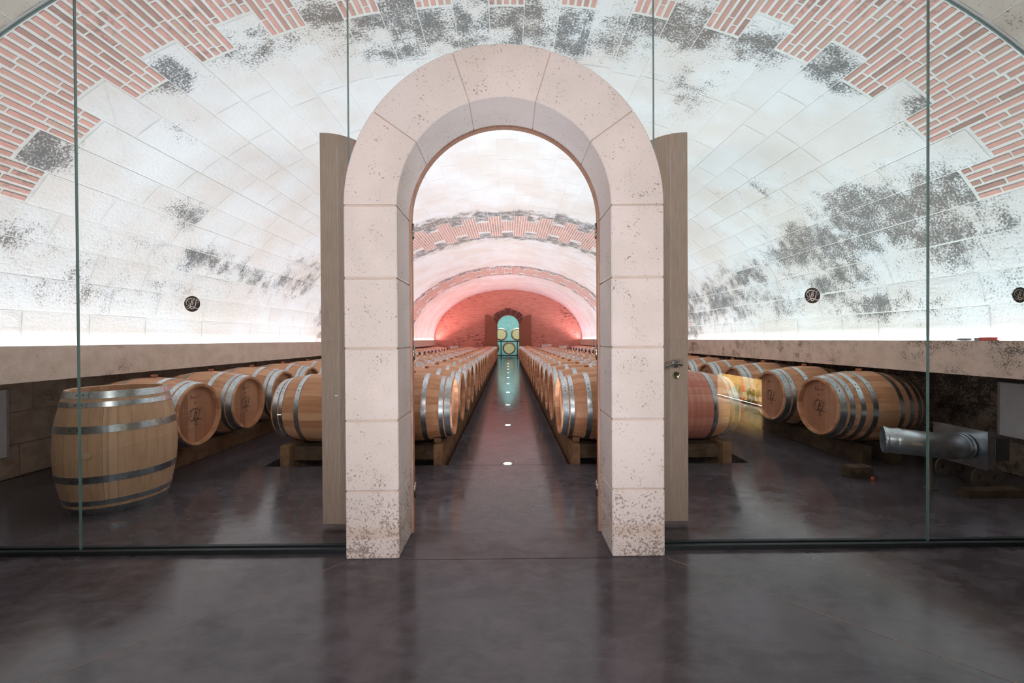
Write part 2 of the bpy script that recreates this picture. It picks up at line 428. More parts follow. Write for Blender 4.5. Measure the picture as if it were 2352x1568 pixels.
M['grey'] = mat_simple('grey_plastic', srgb(150, 156, 160), .5)
M['black'] = mat_simple('black_rubber', srgb(24, 24, 24), .6)
M['darkstone'] = mat_simple('dark_voussoir', srgb(120, 82, 74), .9, var=srgb(86, 60, 56), sc_=8)
M['alu'] = mat_simple('aluminium_channel', srgb(170, 172, 174), .4, .9)
M['plaster'] = mat_simple('plain_plaster', srgb(150, 140, 130), .9, spec=.1)
M['rack'] = mat_simple('rack_steel', srgb(60, 80, 82), .5, .6)
def emis(name, col, st):
    t = NT(name); e = t.add('ShaderNodeEmission', {'Color': (*col, 1), 'Strength': st}); t.t.links.new(e.outputs[0], t.out.inputs[0]); return t.m
M['lens'] = emis('floor_lamp_lens', (1, .97, .95), 22)
M['niche_led'] = emis('niche_led_strip', (1, .9, .6), 30)
def mat_glass():
    t = NT('clear_glass')
    g = t.add('ShaderNodeNewGeometry')
    c = t.math('ABSOLUTE', t.vmath('DOT_PRODUCT', g.outputs['Incoming'], g.outputs['Normal']))
    f = t.math('MULTIPLY_ADD', t.math('POWER', t.math('SUBTRACT', 1.0, c), 5.0), .96, .042)
    tr = t.add('ShaderNodeBsdfTransparent', {'Color': (.952, .968, .962, 1)})
    gl = t.add('ShaderNodeBsdfGlossy', {'Color': (1, 1, 1, 1), 'Roughness': 0.0})
    mx = t.add('ShaderNodeMixShader', {0: f, 1: tr.outputs[0], 2: gl.outputs[0]})
    t.t.links.new(mx.outputs[0], t.out.inputs[0]); return t.m
M['glass'] = mat_glass()
M['glass_edge'] = mat_simple('glass_green_edge', srgb(96, 130, 122), .2)
def mat_bottle(name, col):
    t = NT(name); return t.bsdf(col, .08, spec=.6)
M['b_amber'] = mat_bottle('amber_glass', srgb(120, 76, 34)); M['b_green'] = mat_bottle('green_glass', srgb(62, 84, 50))
M['b_rose'] = mat_bottle('rose_wine_glass', srgb(206, 126, 92)); M['b_olive'] = mat_bottle('olive_glass', srgb(70, 66, 28))
M['paper'] = mat_simple('label_paper', srgb(244, 244, 240), .7)
M['niche'] = mat_simple('niche_plaster', srgb(220, 200, 150), .8)
def mat_endwall():
    t = NT('end_wall_brick')
    uv = t.add('ShaderNodeUVMap').outputs[0]
    b = t.add('ShaderNodeTexBrick', {'Vector': uv, 'Color1': (*srgb(212, 150, 136), 1), 'Color2': (*srgb(196, 130, 116), 1), 'Mortar': (*srgb(190, 150, 138), 1),
                                    'Scale': 1.0, 'Mortar Size': .008, 'Brick Width': .24, 'Row Height': .065})
    st = t.vmath('MULTIPLY', uv, (1, 3.0, 1))
    n = t.noise(st, 4, 5, .7); n2 = t.noise(uv, .6, 3)
    col = t.mix(t.mr(t.math('MULTIPLY_ADD', n2, .45, t.math('MULTIPLY', n, .55)), .53, .62, 0, .75), b.outputs[0], srgb(96, 56, 50))
    return t.bsdf(col, .9, bump=b.outputs[1], bstr=-.3, bdist=.01, spec=.1)
M['endwall'] = mat_endwall()

# ------------------------------------------------------------------ vault geometry (half ellipse barrel vault)
VA, VB = 4.0, 2.67
_N = 2000; _tab = [0.0]
for i in range(_N):
    tt = (i+.5)/_N*(PI/2)
    _tab.append(_tab[-1]+math.hypot(VA*math.cos(tt), VB*math.sin(tt))*(PI/2)/_N)
SMAX = _tab[-1]
def VP(s, y, h=0.0):
    """point on the vault at arc length s from the crown, h metres proud towards the room"""
    a = abs(s); sg = 1 if s >= 0 else -1
    if a >= SMAX:
        return Vector((sg*(VA-h), y, EYE-(a-SMAX)))
    lo, hi = 0, _N
    while hi-lo > 1:
        m = (lo+hi)//2
        if _tab[m] <= a: lo = m
        else: hi = m
    t = (lo+(a-_tab[lo])/(_tab[hi]-_tab[lo]))/_N*(PI/2)
    x, z = VA*math.sin(t), VB*math.cos(t)
    nx, nz = -math.sin(t)/VA, -math.cos(t)/VB
    l = math.hypot(nx, nz)
    return Vector((sg*(x+nx/l*h), y, EYE+z+nz/l*h))
SEND = SMAX+.13
CW = .2875
def in_frame(p):
    if p.y < .3: return None
    u = CX+F_PX*p.x/p.y; v = CY-F_PX*(p.z-EYE)/p.y
    return (u, v) if -60 < u < 2412 and -60 < v < 1628 else None
def score(p, area):
    q = in_frame(p)
    return area/(p.y*p.y) if q else -1+area/(max(p.y, .1)**2+100)

ceiling = structure('ceiling')
shell = MB()
NS = 72; YS = [-6.5, 2.46, 6, 10, 14, 18, 22.4]
for i in range(NS):
    s0 = -SEND+2*SEND*i/NS; s1 = -SEND+2*SEND*(i+1)/NS
    for j in range(len(YS)-1):
        y0, y1 = YS[j], YS[j+1]
        shell.quad(VP(s0, y0), VP(s1, y0), VP(s1, y1), VP(s0, y1), uv=[(s0, y0), (s1, y0), (s1, y1), (s0, y1)], smooth=True)
shell.build('mortar_bed', M['mortar'], ceiling)

def stone_faces(mb, s0, s1, y0, y1, h, g=.0014):
    a0, a1, b0, b1 = s0+g, s1-g, y0+g, y1-g
    e = .003; n = 3
    base = len(mb.v)
    for i in range(n+1):
        for y in (b0+e, b1-e):
            mb.v.append(tuple(VP(a0+e+(a1-a0-2*e)*i/n, y, h)))
    for i in range(n):
        q = (base+2*i, base+2*i+2, base+2*i+3, base+2*i+1)
        mb.f.append(q); mb.mi.append(0); mb.t.append(mb.cur); mb.sm.append(True)
        sa = a0+e+(a1-a0-2*e)*i/n; sb = a0+e+(a1-a0-2*e)*(i+1)/n
        mb.uv[len(mb.f)-1] = [(sa, b0), (sb, b0), (sb, b1), (sa, b1)]
    o = -.001
    ring_t = [(a0+e, b0+e), (a1-e, b0+e), (a1-e, b1-e), (a0+e, b1-e)]
    ring_b = [(a0, b0), (a1, b0), (a1, b1), (a0, b1)]
    for i in range(4):
        j = (i+1) % 4
        mb.quad(VP(*ring_b[i], o), VP(*ring_b[j], o), VP(*ring_t[j], h), VP(*ring_t[i], h), uv=[ring_b[i], ring_b[j], ring_t[j], ring_t[i]])
KMAX = 18
def far_edge1(k): return (3.34 if k % 2 == 0 else 3.10)-.035*abs(k)*CW
def zone_stones():
    """(s0, s1, y0, y1, front)"""
    out = []
    for k in range(-KMAX, KMAX+1):
        sc0 = k*CW; s0, s1 = sc0-CW/2, sc0+CW/2
        if abs(k) == KMAX: s0, s1 = (s0, SEND) if k > 0 else (-SEND, s1)
        def fill(ya, yb, lo=.48, hi=1.05, front=False):
            y = ya
            while y < yb-1e-6:
                l = R.uniform(lo, hi)
                if yb-(y+l) < .3: l = yb-y
                out.append((s0, s1, y, y+l, front)); y += l
        st = far_edge1(k) if abs(k) <= 14 else 2.475
        odd = k % 2
        fill(-6.5, 2.44, .5, 1.1, True)
        fill(st, 9.40 if not odd else 9.0)
        fill(10.25 if not odd else 10.75, 15.75 if not odd else 15.35)
        fill(16.65 if not odd else 17.1, 22.35)
    return out
stones = zone_stones()
ranked = sorted(stones, key=lambda q: -score(VP((q[0]+q[1])/2, (q[2]+q[3])/2), (q[1]-q[0])*(q[3]-q[2])))
for i, (s0, s1, y0, y1, fr) in enumerate(ranked[:300]):
    mb = MB(); mb.cur = 0.0
    stone_faces(mb, s0, s1, y0, y1, R.uniform(.0010, .0024))
    o = mb.build('stone_block', M['vault_front'] if fr else M['vault'], ceiling)
mf, mr_ = MB(), MB()
for (s0, s1, y0, y1, fr) in ranked[300:]:
    m = mf if fr else mr_; m.cur = R.random()
    stone_faces(m, s0, s1, y0, y1, R.uniform(.0010, .0024))
mr_.build('far_stone_blocks', M['vault'], ceiling)['kind'] = 'stuff'
mf.build('near_stone_blocks', M['vault_front'], ceiling)['kind'] = 'stuff'

# bricks: long axis along the cellar (Y)
BP = CW/5
def frame(s, y, h):
    p = VP(s, y, h); t = (VP(s+.01, y)-VP(s-.01, y)).normalized(); n = (VP(s, y, .1)-VP(s, y, 0)).normalized()
    return Matrix(((t.x, 0, n.x, p.x), (t.y, 1, n.y, p.y), (t.z, 0, n.z, p.z), (0, 0, 0, 1)))
brick_me = {}
def brick_mesh(L):
    key = round(L, 2)
    if key not in brick_me:
        mb = MB(); mb.box(-.0185, .0185, -key/2, key/2, -.004, .004, .003)
        me = mb.mesh('brick', M['brick']); fix_normals(me); brick_me[key] = me
    return brick_me[key]
bricks = []
for k in range(-14, 15):
    yend = far_edge1(k)-.008
    for r in range(5):
        s = (k*5+r-2)*BP
        y = 2.475-(.0 if (k*5+r) % 2 else .10)-R.uniform(0, .03)
        while y < yend-.02:
            L = R.choice((.25, .26, .23, .25, .15))
            y0 = max(y, 2.475); y1 = min(y+L, yend)
            if yend-y1 < .05: y1 = yend
            if y1-y0 > .03: bricks.append((s, y0, y1-.014))
            y = y1
bricks.sort(key=lambda q: -score(VP(q[0], (q[1]+q[2])/2), (q[2]-q[1])*BP))
for s, y0, y1 in bricks[:300]:
    o = link('brick', brick_mesh(y1-y0), ceiling, M=frame(s+R.uniform(-.0012, .0012), (y0+y1)/2, R.uniform(-.001, .0006)))
mb = MB()
for s, y0, y1 in bricks[300:]:
    mb.cur = R.random(); L = y1-y0
    mb.box(-.0185, .0185, -L/2, L/2, -.004, .0035, .0025, M=frame(s, (y0+y1)/2, 0))
o = mb.build('brick_teeth_infill', M['brick_far'], ceiling); fix_normals(o.data); o['kind'] = 'stuff'
for ya_e, ya_o, yb_e, yb_o in ((9.42, 9.02, 10.23, 10.73), (15.77, 15.37, 16.63, 17.08)):
    mb = MB()
    for k in range(-KMAX, KMAX+1):
        ya, yb = (ya_e, yb_e) if k % 2 == 0 else (ya_o, yb_o)
        for r in range(5):
            s = (k*5+r-2)*BP
            if abs(s) > SEND: continue
            y = ya-R.uniform(0, .1)
            while y < yb-.03:
                y0 = max(y, ya); y1 = min(y+.2, yb); mb.cur = R.uniform(.15, 1); L = y1-y0-.01
                if L > .02: mb.box(-.0185, .0185, -L/2, L/2, -.004, .003, 0, M=frame(s, (y0+y1)/2, 0))
                y += .2
    o = mb.build('brick_band', M['brick_far'], ceiling); fix_normals(o.data); o['kind'] = 'stuff'

# ------------------------------------------------------------------ floor with the two sunken barrel pits
XC = -0.01
PX0, PX1 = .595, 2.415          # pit edges from the centre line
PY0, PY1 = 4.10, 21.9
fl = MB()
def slab(x0, x1, y0, y1, z=0): fl.quad((x0, y0, z), (x1, y0, z), (x1, y1, z), (x0, y1, z))
slab(-4.7, 4.7, -6.6, PY0); slab(-PX0+XC, PX0+XC, PY0, PY1); slab(-4.7, -PX1+XC, PY0, PY1); slab(PX1+XC, 4.7, PY0, PY1); slab(-4.7, 4.7, PY1, 34)
# underside, so the slab has thickness
fl.quad((-4.7, -6.6, -.3), (-4.7, 34, -.3), (4.7, 34, -.3), (4.7, -6.6, -.3))
floor = fl.build('floor', M['floor']); floor['kind'] = 'structure'
for sg in (-1, 1):
    a, b = sorted((sg*PX0+XC, sg*PX1+XC)); D = -.13; mb = MB()
    mb.quad((a, PY0, D), (b, PY0, D), (b, PY1, D), (a, PY1, D))
    mb.quad((a, PY0, 0), (b, PY0, 0), (b, PY0, D), (a, PY0, D)); mb.quad((a, PY1, D), (b, PY1, D), (b, PY1, 0), (a, PY1, 0))
    mb.quad((a, PY0, D), (a, PY1, D), (a, PY1, 0), (a, PY0, 0)); mb.quad((b, PY0, 0), (b, PY1, 0), (b, PY1, D), (b, PY0, D))
    mb.build('sunken_pit', M['pit'], floor)
def joint(p, q, wd, m):
    p, q = Vector((*p, 0)), Vector((*q, 0)); d = (q-p).normalized(); n = Vector((-d.y, d.x, 0))*wd/2
    mb = MB(); z = Vector((0, 0, .0008)); mb.quad(p-n+z, q-n+z, q+n+z, p+n+z); mb.build('floor_joint', m, floor)
joint((-.92, 2.33), (-1.86, 1.40), .0022, M['saw_light']); joint((.90, 2.33), (2.0, 1.30), .003, M['saw_light'])
joint((-.60, 2.345), (.58, 2.345), .003, M['saw_dark']); joint((-PX0+XC, PY0-.005), (PX0+XC, PY0-.005), .005, M['saw_dark'])

# ------------------------------------------------------------------ ledges carrying the LED light, lower walls
LX0, LX1 = 3.84, 4.62
for n, sg, m, y0, y1 in ((1, -1, 'ledge_l', 2.3, 22.05), (2, 1, 'ledge_r', 2.3, 22.05)):
    led = MB()
    prof = [(LX0, .925), (LX0, 1.214), (LX0+.035, 1.214), (LX0+.04, 1.145), (LX1, 1.145), (LX1, .925)]
    P = [(sg*x, z) for x, z in prof]
    for i in range(len(P)):
        a, b = P[i], P[(i+1) % len(P)]
        led.quad((a[0], y0, a[1]), (b[0], y0, b[1]), (b[0], y1, b[1]), (a[0], y1, a[1]))
    led.f.append(tuple(range(len(led.v), len(led.v)+6))); led.v += [(x, y0, z) for x, z in P]; led.mi.append(0); led.t.append(.5); led.sm.append(False)
    led.f.append(tuple(range(len(led.v), len(led.v)+6))); led.v += [(x, y1, z) for x, z in P]; led.mi.append(0); led.t.append(.5); led.sm.append(False)
    o = led.build('trim_%d' % n, M[m]); fix_normals(o.data); o['kind'] = 'structure'
    mb = MB(); x0, x1 = sorted((sg*(LEDX-.018), sg*(LEDX+.018))); mb.box(x0, x1, 2.5, 22.0, 1.146, LEDZ+.010)
    o = mb.build('led_channel', M['alu']); tag(o, ('left' if sg < 0 else 'right')+' aluminium light channel lying on top of the stone ledge', 'light')
for sg, m, nm in ((-1, 'wall_l', 'wall_left'), (1, 'wall_r', 'wall_right')):
    wroot = structure(nm); x = sg*4.56
    bk = MB(); bk.box(min(x, x+sg*.15), max(x, x+sg*.15), 2.4, 22.4, 0, 1.0); bk.build('wall_core', M[m], wroot)
    rows = [(0, .30), (.30, .60), (.60, .925)]; far = MB(); cnt = 0
    for ri, (z0, z1) in enumerate(rows):
        y = 2.46+.3*(ri % 2)-.3
        while y < 22.3:
            l = R.uniform(.55, .95); ya, yb = max(y, 2.42), min(y+l, 22.38)
            xx = x-sg*R.uniform(.014, .020); g = .004
            tgt = MB() if ya < 7 else far
            tgt.box(min(xx, x+sg*.01), max(xx, x+sg*.01), ya+g, yb-g, z0+g, z1-g, .005)
            if tgt is not far:
                o = tgt.build('stone_block', M[m], wroot); fix_normals(o.data)
            y += l
    o = far.build('far_stone_blocks', M[m], wroot); fix_normals(o.data); o['kind'] = 'stuff'

# walls of the room behind the camera (seen only in the glass)
NY0, NY1, NZ0, NZ1 = -3.95, -2.40, .03, .50
rw = structure('wall_back')
mb = MB(); mb.box(-4.7, 4.7, -6.7, -6.5, 0, 4.2); mb.build('wall_core', M['plaster'], rw)
mb = MB(); mb.box(-4.72, -4.56, -6.5, 2.4, 0, 1.25); mb.build('wall_core', M['wall_l'], rw)
mb = MB(); mb.box(4.50, 4.62, -6.5, NY0, 0, 1.25); mb.box(4.50, 4.62, NY1, 2.4, 0, 1.25); mb.box(4.50, 4.62, NY0, NY1, NZ1, 1.25); mb.box(4.50, 4.62, NY0, NY1, 0, NZ0)
mb.build('wall_core', M['wall_r'], rw)
mb = MB(); mb.box(-4.7, -3.95, -6.5, 2.4, 1.1, 1.25); mb.box(3.95, 4.7, -6.5, 2.4, 1.1, 1.25); mb.build('wall_cap', M['plaster'], rw)

# ------------------------------------------------------------------ end wall with its arched doorway and the room beyond
EY = 22.4; ECX = .0; ER = .62; EZ = 1.94
ew = structure('wall_far')
mb = MB()
def colstrip(xa, xb, za0, za1, zb0, zb1, y, flip=False):
    mb.quad((xa, y, za0), (xb, y, zb0), (xb, y, zb1), (xa, y, za1), uv=[(xa, za0), (xb, zb0), (xb, zb1), (xa, za1)])
def vtop(x): return EYE+VB*math.sqrt(max(0, 1-(x/VA)**2))
xs = [-4.7+i*.1 for i in range(95)]
xs = sorted(set([round(x, 4) for x in xs]+[ECX-ER, ECX+ER]+[ECX-ER*math.cos(PI*i/16) for i in range(17)]))
def lowz(x):
    d = abs(x-ECX)
    return EZ+math.sqrt(max(0, ER*ER-d*d)) if d <= ER+1e-6 else 0
for i in range(len(xs)-1):
    a, b = xs[i], xs[i+1]; mid = (a+b)/2; inside = abs(mid-ECX) < ER
    ta = vtop(a)+.05 if abs(a) < VA else 1.3; tb = vtop(b)+.05 if abs(b) < VA else 1.3
    for y in (EY, EY+.45):
        colstrip(a, b, lowz(a) if inside else 0, ta, lowz(b) if inside else 0, tb, y)
for i in range(16):                                   # reveal
    a0, a1 = PI*i/16, PI*(i+1)/16
    p0 = (ECX+ER*math.cos(a0), EZ+ER*math.sin(a0)); p1 = (ECX+ER*math.cos(a1), EZ+ER*math.sin(a1))
    mb.quad((p0[0], EY, p0[1]), (p0[0], EY+.45, p0[1]), (p1[0], EY+.45, p1[1]), (p1[0], EY, p1[1]), uv=[(0, 0)]*4)
for sg in (-1, 1):
    x = ECX+sg*ER; mb.quad((x, EY, 0), (x, EY+.45, 0), (x, EY+.45, EZ), (x, EY, EZ), uv=[(0, 0), (.45, 0), (.45, EZ), (0, EZ)])
mb.build('brick_face', M['endwall'], ew)
for i in range(7):
    a0 = PI*(i+.06)/7*.86+PI*.07; a1 = PI*(i+.94)/7*.86+PI*.07; mbv = MB(); r0, r1 = ER+.015, ER+.30+(.05 if i % 2 else 0); pts = []
    for k in range(4): a = a0+(a1-a0)*k/3; pts.append((a, r0))
    y0, y1 = EY-.03, EY+.05
    for k in range(3):
        b0 = a0+(a1-a0)*k/3; b1 = a0+(a1-a0)*(k+1)/3
        q = lambda a, r, y: (ECX+r*math.cos(a), y, EZ+r*math.sin(a))
        mbv.quad(q(b0, r0, y0), q(b0, r1, y0), q(b1, r1, y0), q(b1, r0, y0)); mbv.quad(q(b0, r1, y0), q(b0, r1, y1), q(b1, r1, y1), q(b1, r1, y0))
        mbv.quad(q(b0, r0, y1), q(b0, r0, y0), q(b1, r0, y0), q(b1, r0, y1))
    for a in (a0, a1): mbv.quad(q(a, r0, y0), q(a, r1, y0), q(a, r1, y1), q(a, r0, y1))
    o = mbv.build('voussoir', M['darkstone'], ew); fix_normals(o.data)
# room beyond
fr = structure('wall_beyond')
mb = MB(); mb.quad((-4.5, 33.5, 0), (4.5, 33.5, 0), (4.5, 33.5, 4.2), (-4.5, 33.5, 4.2)); mb.quad((-4.5, 22.85, 0), (-4.5, 33.5, 0), (-4.5, 33.5, 4.2), (-4.5, 22.85, 4.2))
mb.quad((4.5, 22.85, 0), (4.5, 33.5, 0), (4.5, 33.5, 4.2), (4.5, 22.85, 4.2)); mb.quad((-4.5, 22.85, 4.2), (4.5, 22.85, 4.2), (4.5, 33.5, 4.2), (-4.5, 33.5, 4.2))
mb.build('wall_core', M['teal_wall'], fr)
area_light('far_room_light', (0, 30.8, 4.0), (0, 0, 0), 3.0, 2.0, 260, (.50, .98, 1.0))
spot('added_cask_spot', (0, 24.0, 3.9), (0, 29.0, 1.1), 620, (.95, 1, .78), 1.0, .1)  # unseen spot, added to lift the pale cask heads to cream

# ------------------------------------------------------------------ barrels
BL, BR, BE = .89, .36, .293
NST = 28
def rad(x): return BR-(BR-BE)*(2*abs(x)/BL)**1.9
XS = [-BL/2, -.37, -.25, -.12, 0, .12, .25, .37, BL/2]
def stave(mb, a0, a1, th=.026):
    am = (a0+a1)/2; g = (a1-a0)*.009
    A = (a0+g, am, a1-g); dr = (-.0009, 0, -.0009)
    b = len(mb.v); n = len(XS)
    for a, d in zip(A, dr):
        for x in XS: r = rad(x)+d; mb.v.append((x, r*math.cos(a), r*math.sin(a)))
    def F(q, sm=True): mb.f.append(q); mb.mi.append(0); mb.t.append(mb.cur); mb.sm.append(sm)
    for i in range(2):
        for k in range(n-1): F((b+i*n+k, b+(i+1)*n+k, b+(i+1)*n+k+1, b+i*n+k+1))
    for sg, idx in ((1, n-1), (-1, 0)):               # chime end and its inner face
        x = sg*BL/2; r = rad(x); ri = r-th
        for i in range(2):
            c0, c1 = A[i], A[i+1]; p = lambda xx, rr, a: (xx, rr*math.cos(a), rr*math.sin(a))
            xi = x-sg*.055; q = [p(x, r+dr[i], c0), p(x, r+dr[i+1], c1), p(x-sg*.004, ri, c1), p(x-sg*.004, ri, c0)]
            mb.quad(*(q if sg < 0 else q[::-1])); q = [p(x-sg*.004, ri, c0), p(x-sg*.004, ri, c1), p(xi, ri+.004, c1), p(xi, ri+.004, c0)]
            mb.quad(*(q if sg < 0 else q[::-1]))
    for s_, a in ((0, A[0]), (2, A[2])):
        for k in range(n-1):
            x0, x1 = XS[k], XS[k+1]; r0, r1 = rad(x0)-.0009, rad(x1)-.0009; t_ = .008
            q = [(x0, r0*math.cos(a), r0*math.sin(a)), (x1, r1*math.cos(a), r1*math.sin(a)), (x1, (r1-t_)*math.cos(a), (r1-t_)*math.sin(a)), (x0, (r0-t_)*math.cos(a), (r0-t_)*math.sin(a))]
            mb.quad(*(q if s_ else q[::-1]))
mb = MB(); A_ = 2*PI/NST
for i in range(NST):
    mb.cur = R.random(); stave(mb, i*A_, (i+1)*A_)
STAVES = {k: None for k in ('oak', 'oak_stain', 'oak_light')}
for k in STAVES: STAVES[k] = mb.mesh('staves', M[k])
one = {}
for k in STAVES:
    m1 = MB(); m1.cur = 0; stave(m1, -A_/2, A_/2); one[k] = m1.mesh('stave', M[k])
def hoop_mesh(xc, wd, lap=0.0, th=.003):
    mb = MB(); x0, x1 = xc-wd/2, xc+wd/2
    mb.lathe([(x0, rad(x0)+th), (x1, rad(x1)+th)], 40)
    mb.lathe([(x0, rad(x0)-.001), (x0, rad(x0)+th)], 40, smooth=False); mb.lathe([(x1, rad(x1)+th), (x1, rad(x1)-.001)], 40, smooth=False)
    mb.lathe([(x0+.001, rad(x0)+th), (x0+.001, rad(x0)+th+.002), (x1-.001, rad(x1)+th+.002), (x1-.001, rad(x1)+th)], 3, smooth=False, a0=lap, a1=lap+.34, closed=False)
    me = mb.mesh('hoop', M['hoop']); fix_normals(me); return me
LAP = .55
H6 = [(.400, .056), (.338, .040), (.170, .048)]
H8 = [(.400, .056), (.328, .044), (.238, .044), (.13, .046)]
HOOPS6 = [(sg*x, w_, hoop_mesh(sg*x, w_, LAP)) for sg in (1, -1) for x, w_ in H6]
HOOPSU = [(sg*x, w_, hoop_mesh(sg*x, w_, LAP)) for sg in (1, -1) for x, w_ in ((.419, .050), (.352, .036), (.178, .050))]
HOOPS8 = [(sg*x, w_, hoop_mesh(sg*x, w_, LAP)) for sg in (1, -1) for x, w_ in H8]
def rivet_mesh():
    mb = MB(); mb.lathe([(0, .0065), (.0025, .005), (.0035, .0001)], 8); me = mb.mesh('rivet', M['rivet']); fix_normals(me); return me
RIV = rivet_mesh()
HR = rad(.395)-.022; HX = BL/2-.042
def board_mesh(z0, z1, r, th=.016):
    """one vertical-grain board of a head: slice of the disc between y=z0..z1, seen face at x=0"""
    mb = MB(); n = 6; g = .0006; a = [z0+g+(z1-z0-2*g)*i/n for i in range(n+1)]
    top = [(0, y, math.sqrt(max(r*r-y*y, 1e-6))) for y in a]; bot = [(0, y, -math.sqrt(max(r*r-y*y, 1e-6))) for y in a]
    loop = bot+top[::-1]; mb.quad(*loop); mb.quad(*[(-th, y, z) for _, y, z in loop][::-1])
    for i in range(len(loop)):
        p, q = loop[i], loop[(i+1) % len(loop)]; mb.quad((-th, p[1], p[2]), (-th, q[1], q[2]), q, p)
    me = mb.mesh('head_board', M['oak_head']); return me
cuts = [-HR, -.185, -.105, -.02, .06, .135, .205, HR]
BOARDS = [board_mesh(cuts[i], cuts[i+1], HR) for i in range(7)]
def head_mesh(m='oak_head'):
    mb = MB()
    for i in range(7):
        bm = BOARDS[i]; b = len(mb.v); mb.v += [tuple(v.co) for v in bm.vertices]; mb.cur = R.random()
        dx = R.uniform(-.0008, .0008)
        for p in bm.polygons: mb.f.append(tuple(b+i for i in p.vertices)); mb.mi.append(0); mb.t.append(mb.cur); mb.sm.append(False)
    return mb.mesh('head', M[m])
HEAD = head_mesh(); HEADC = head_mesh('head_cream')
def bung_mesh():
    mb = MB(); Mz = Matrix.Rotation(-PI/2, 4, 'Y')
    mb.lathe([(-.01, .022), (.012, .024), (.024, .027), (.026, .024), (.026, .0001)], 14, M=Matrix.Translation((0, 0, BR-.002)) @ Mz)
    me = mb.mesh('bung', M['bung']); fix_normals(me); return me
BUNG = bung_mesh(); BUNGP = BUNG.copy(); BUNGP.materials.clear(); BUNGP.materials.append(M['bung_pale'])
for v_ in BUNGP.vertices: v_.co.z = BR-.002+(v_.co.z-BR+.002)*.35
FLIP = Matrix.Rotation(PI, 4, 'Z')

# FL monogram strokes, unit circle coordinates (x right, y up): (points, start width, mid width, end width)
def px(*p): return [((x-932)/355.0, (787-y)/355.0) for x, y in p]
MONO = [
    (px((745, 838), (690, 800), (672, 720), (700, 640), (770, 575), (870, 548), (960, 565), (1040, 600), (1110, 650)), .03, .085, .02),
    (px((640, 600), (720, 620), (790, 690), (808, 770), (780, 860), (720, 920), (660, 932), (600, 905)), .02, .035, .02),
    (px((1015, 618), (950, 640), (905, 710), (870, 810), (832, 920), (775, 985), (690, 1025)), .03, .11, .03),
    (px((930, 590), (905, 640), (890, 740), (870, 830)), .02, .04, .02),
    (px((998, 700), (955, 750), (972, 800), (925, 842)), .05, .08, .03),
    (px((1000, 700), (960, 700), (945, 765)), .03, .04, .03),
    (px((1242, 640), (1225, 580), (1180, 568), (1130, 600), (1105, 690), (1090, 790), (1065, 880), (1025, 950), (960, 1003), (900, 1010), (868, 970), (890, 915), (950, 908), (1020, 940), (1090, 975), (1160, 990), (1225, 972)), .02, .10, .06),
    (px((1245, 640), (1225, 690), (1180, 740), (1125, 765)), .02, .03, .02),
    (px((1160, 640), (1190, 620), (1200, 640)), .02, .03, .02),
    (px((980, 560), (1030, 545), (1075, 535)), .01, .04, .01)]
MONO_HEAD = MONO[:1]+[(px((870, 560), (780, 575), (690, 590), (610, 650), (580, 760), (600, 880), (670, 960), (760, 965), (840, 900), (860, 800)), .02, .05, .02)]+MONO[2:]
def strokes(mb, S, o, u, v, n, scale, bold=1.0, mi=0):
    for pts, w0, w1, w2 in S:
        sp = spline([(x*scale, y*scale) for x, y in pts], 5); k = len(sp)-1
        ws = []
        for i in range(k+1):
            t = i/k; wv = w0+(w1-w0)*t*2 if t < .5 else w1+(w2-w1)*(t-.5)*2
            ws.append(max(wv, .022)*scale*bold)
        mb.ribbon(sp, ws, o, u, v, n, mi)
def brand_mesh():
    mb = MB(); u, v, n = Vector((0, 1, 0)), Vector((0, 0, 1)), Vector((.0012, 0, 0))
    strokes(mb, MONO_HEAD, Vector((0, -.005, -.005)), u, v, n, .092, 1.1)
    # small lines of print over and under the monogram
    def squig(cx, cz, wdt, h, k, wd):
        p = [(cx-wdt/2+wdt*i/k, cz+(h if i % 2 else -h)*(.5+.5*((i*7) % 5)/4)) for i in range(k+1)]
        mb.ribbon(spline(p, 3), wd, Vector((0, 0, 0)), u, v, n)
    mb.ribbon(spline([(-.050, .175), (-.062, .185), (-.072, .172), (-.066, .156), (-.052, .158), (-.052, .168), (-.06, .168)], 4), .005, Vector((0, 0, 0)), u, v, n)
    squig(-.015, .164, .062, .007, 9, .004); squig(.030, .172, .012, .008, 2, .004)
    squig(-.016, .112, .022, .005, 4, .005)
    squig(.0, -.082, .040, .003, 6, .004)
    mb.ribbon([(-.022, -.100), (-.014, -.100)], .006, Vector((0, 0, 0)), u, v, n)
    mb.ribbon([(-.006, -.112), (-.003, -.092), (.004, -.092)], .005, Vector((0, 0, 0)), u, v, n); mb.ribbon([(-.005, -.102), (.002, -.102)], .004, Vector((0, 0, 0)), u, v, n)
    mb.ribbon([(.010, -.092), (.008, -.111), (.018, -.111)], .005, Vector((0, 0, 0)), u, v, n); mb.ribbon([(.024, -.100), (.030, -.100)], .006, Vector((0, 0, 0)), u, v, n)
    return mb.mesh('brand_mark', M['ink'])
BRAND = brand_mesh()
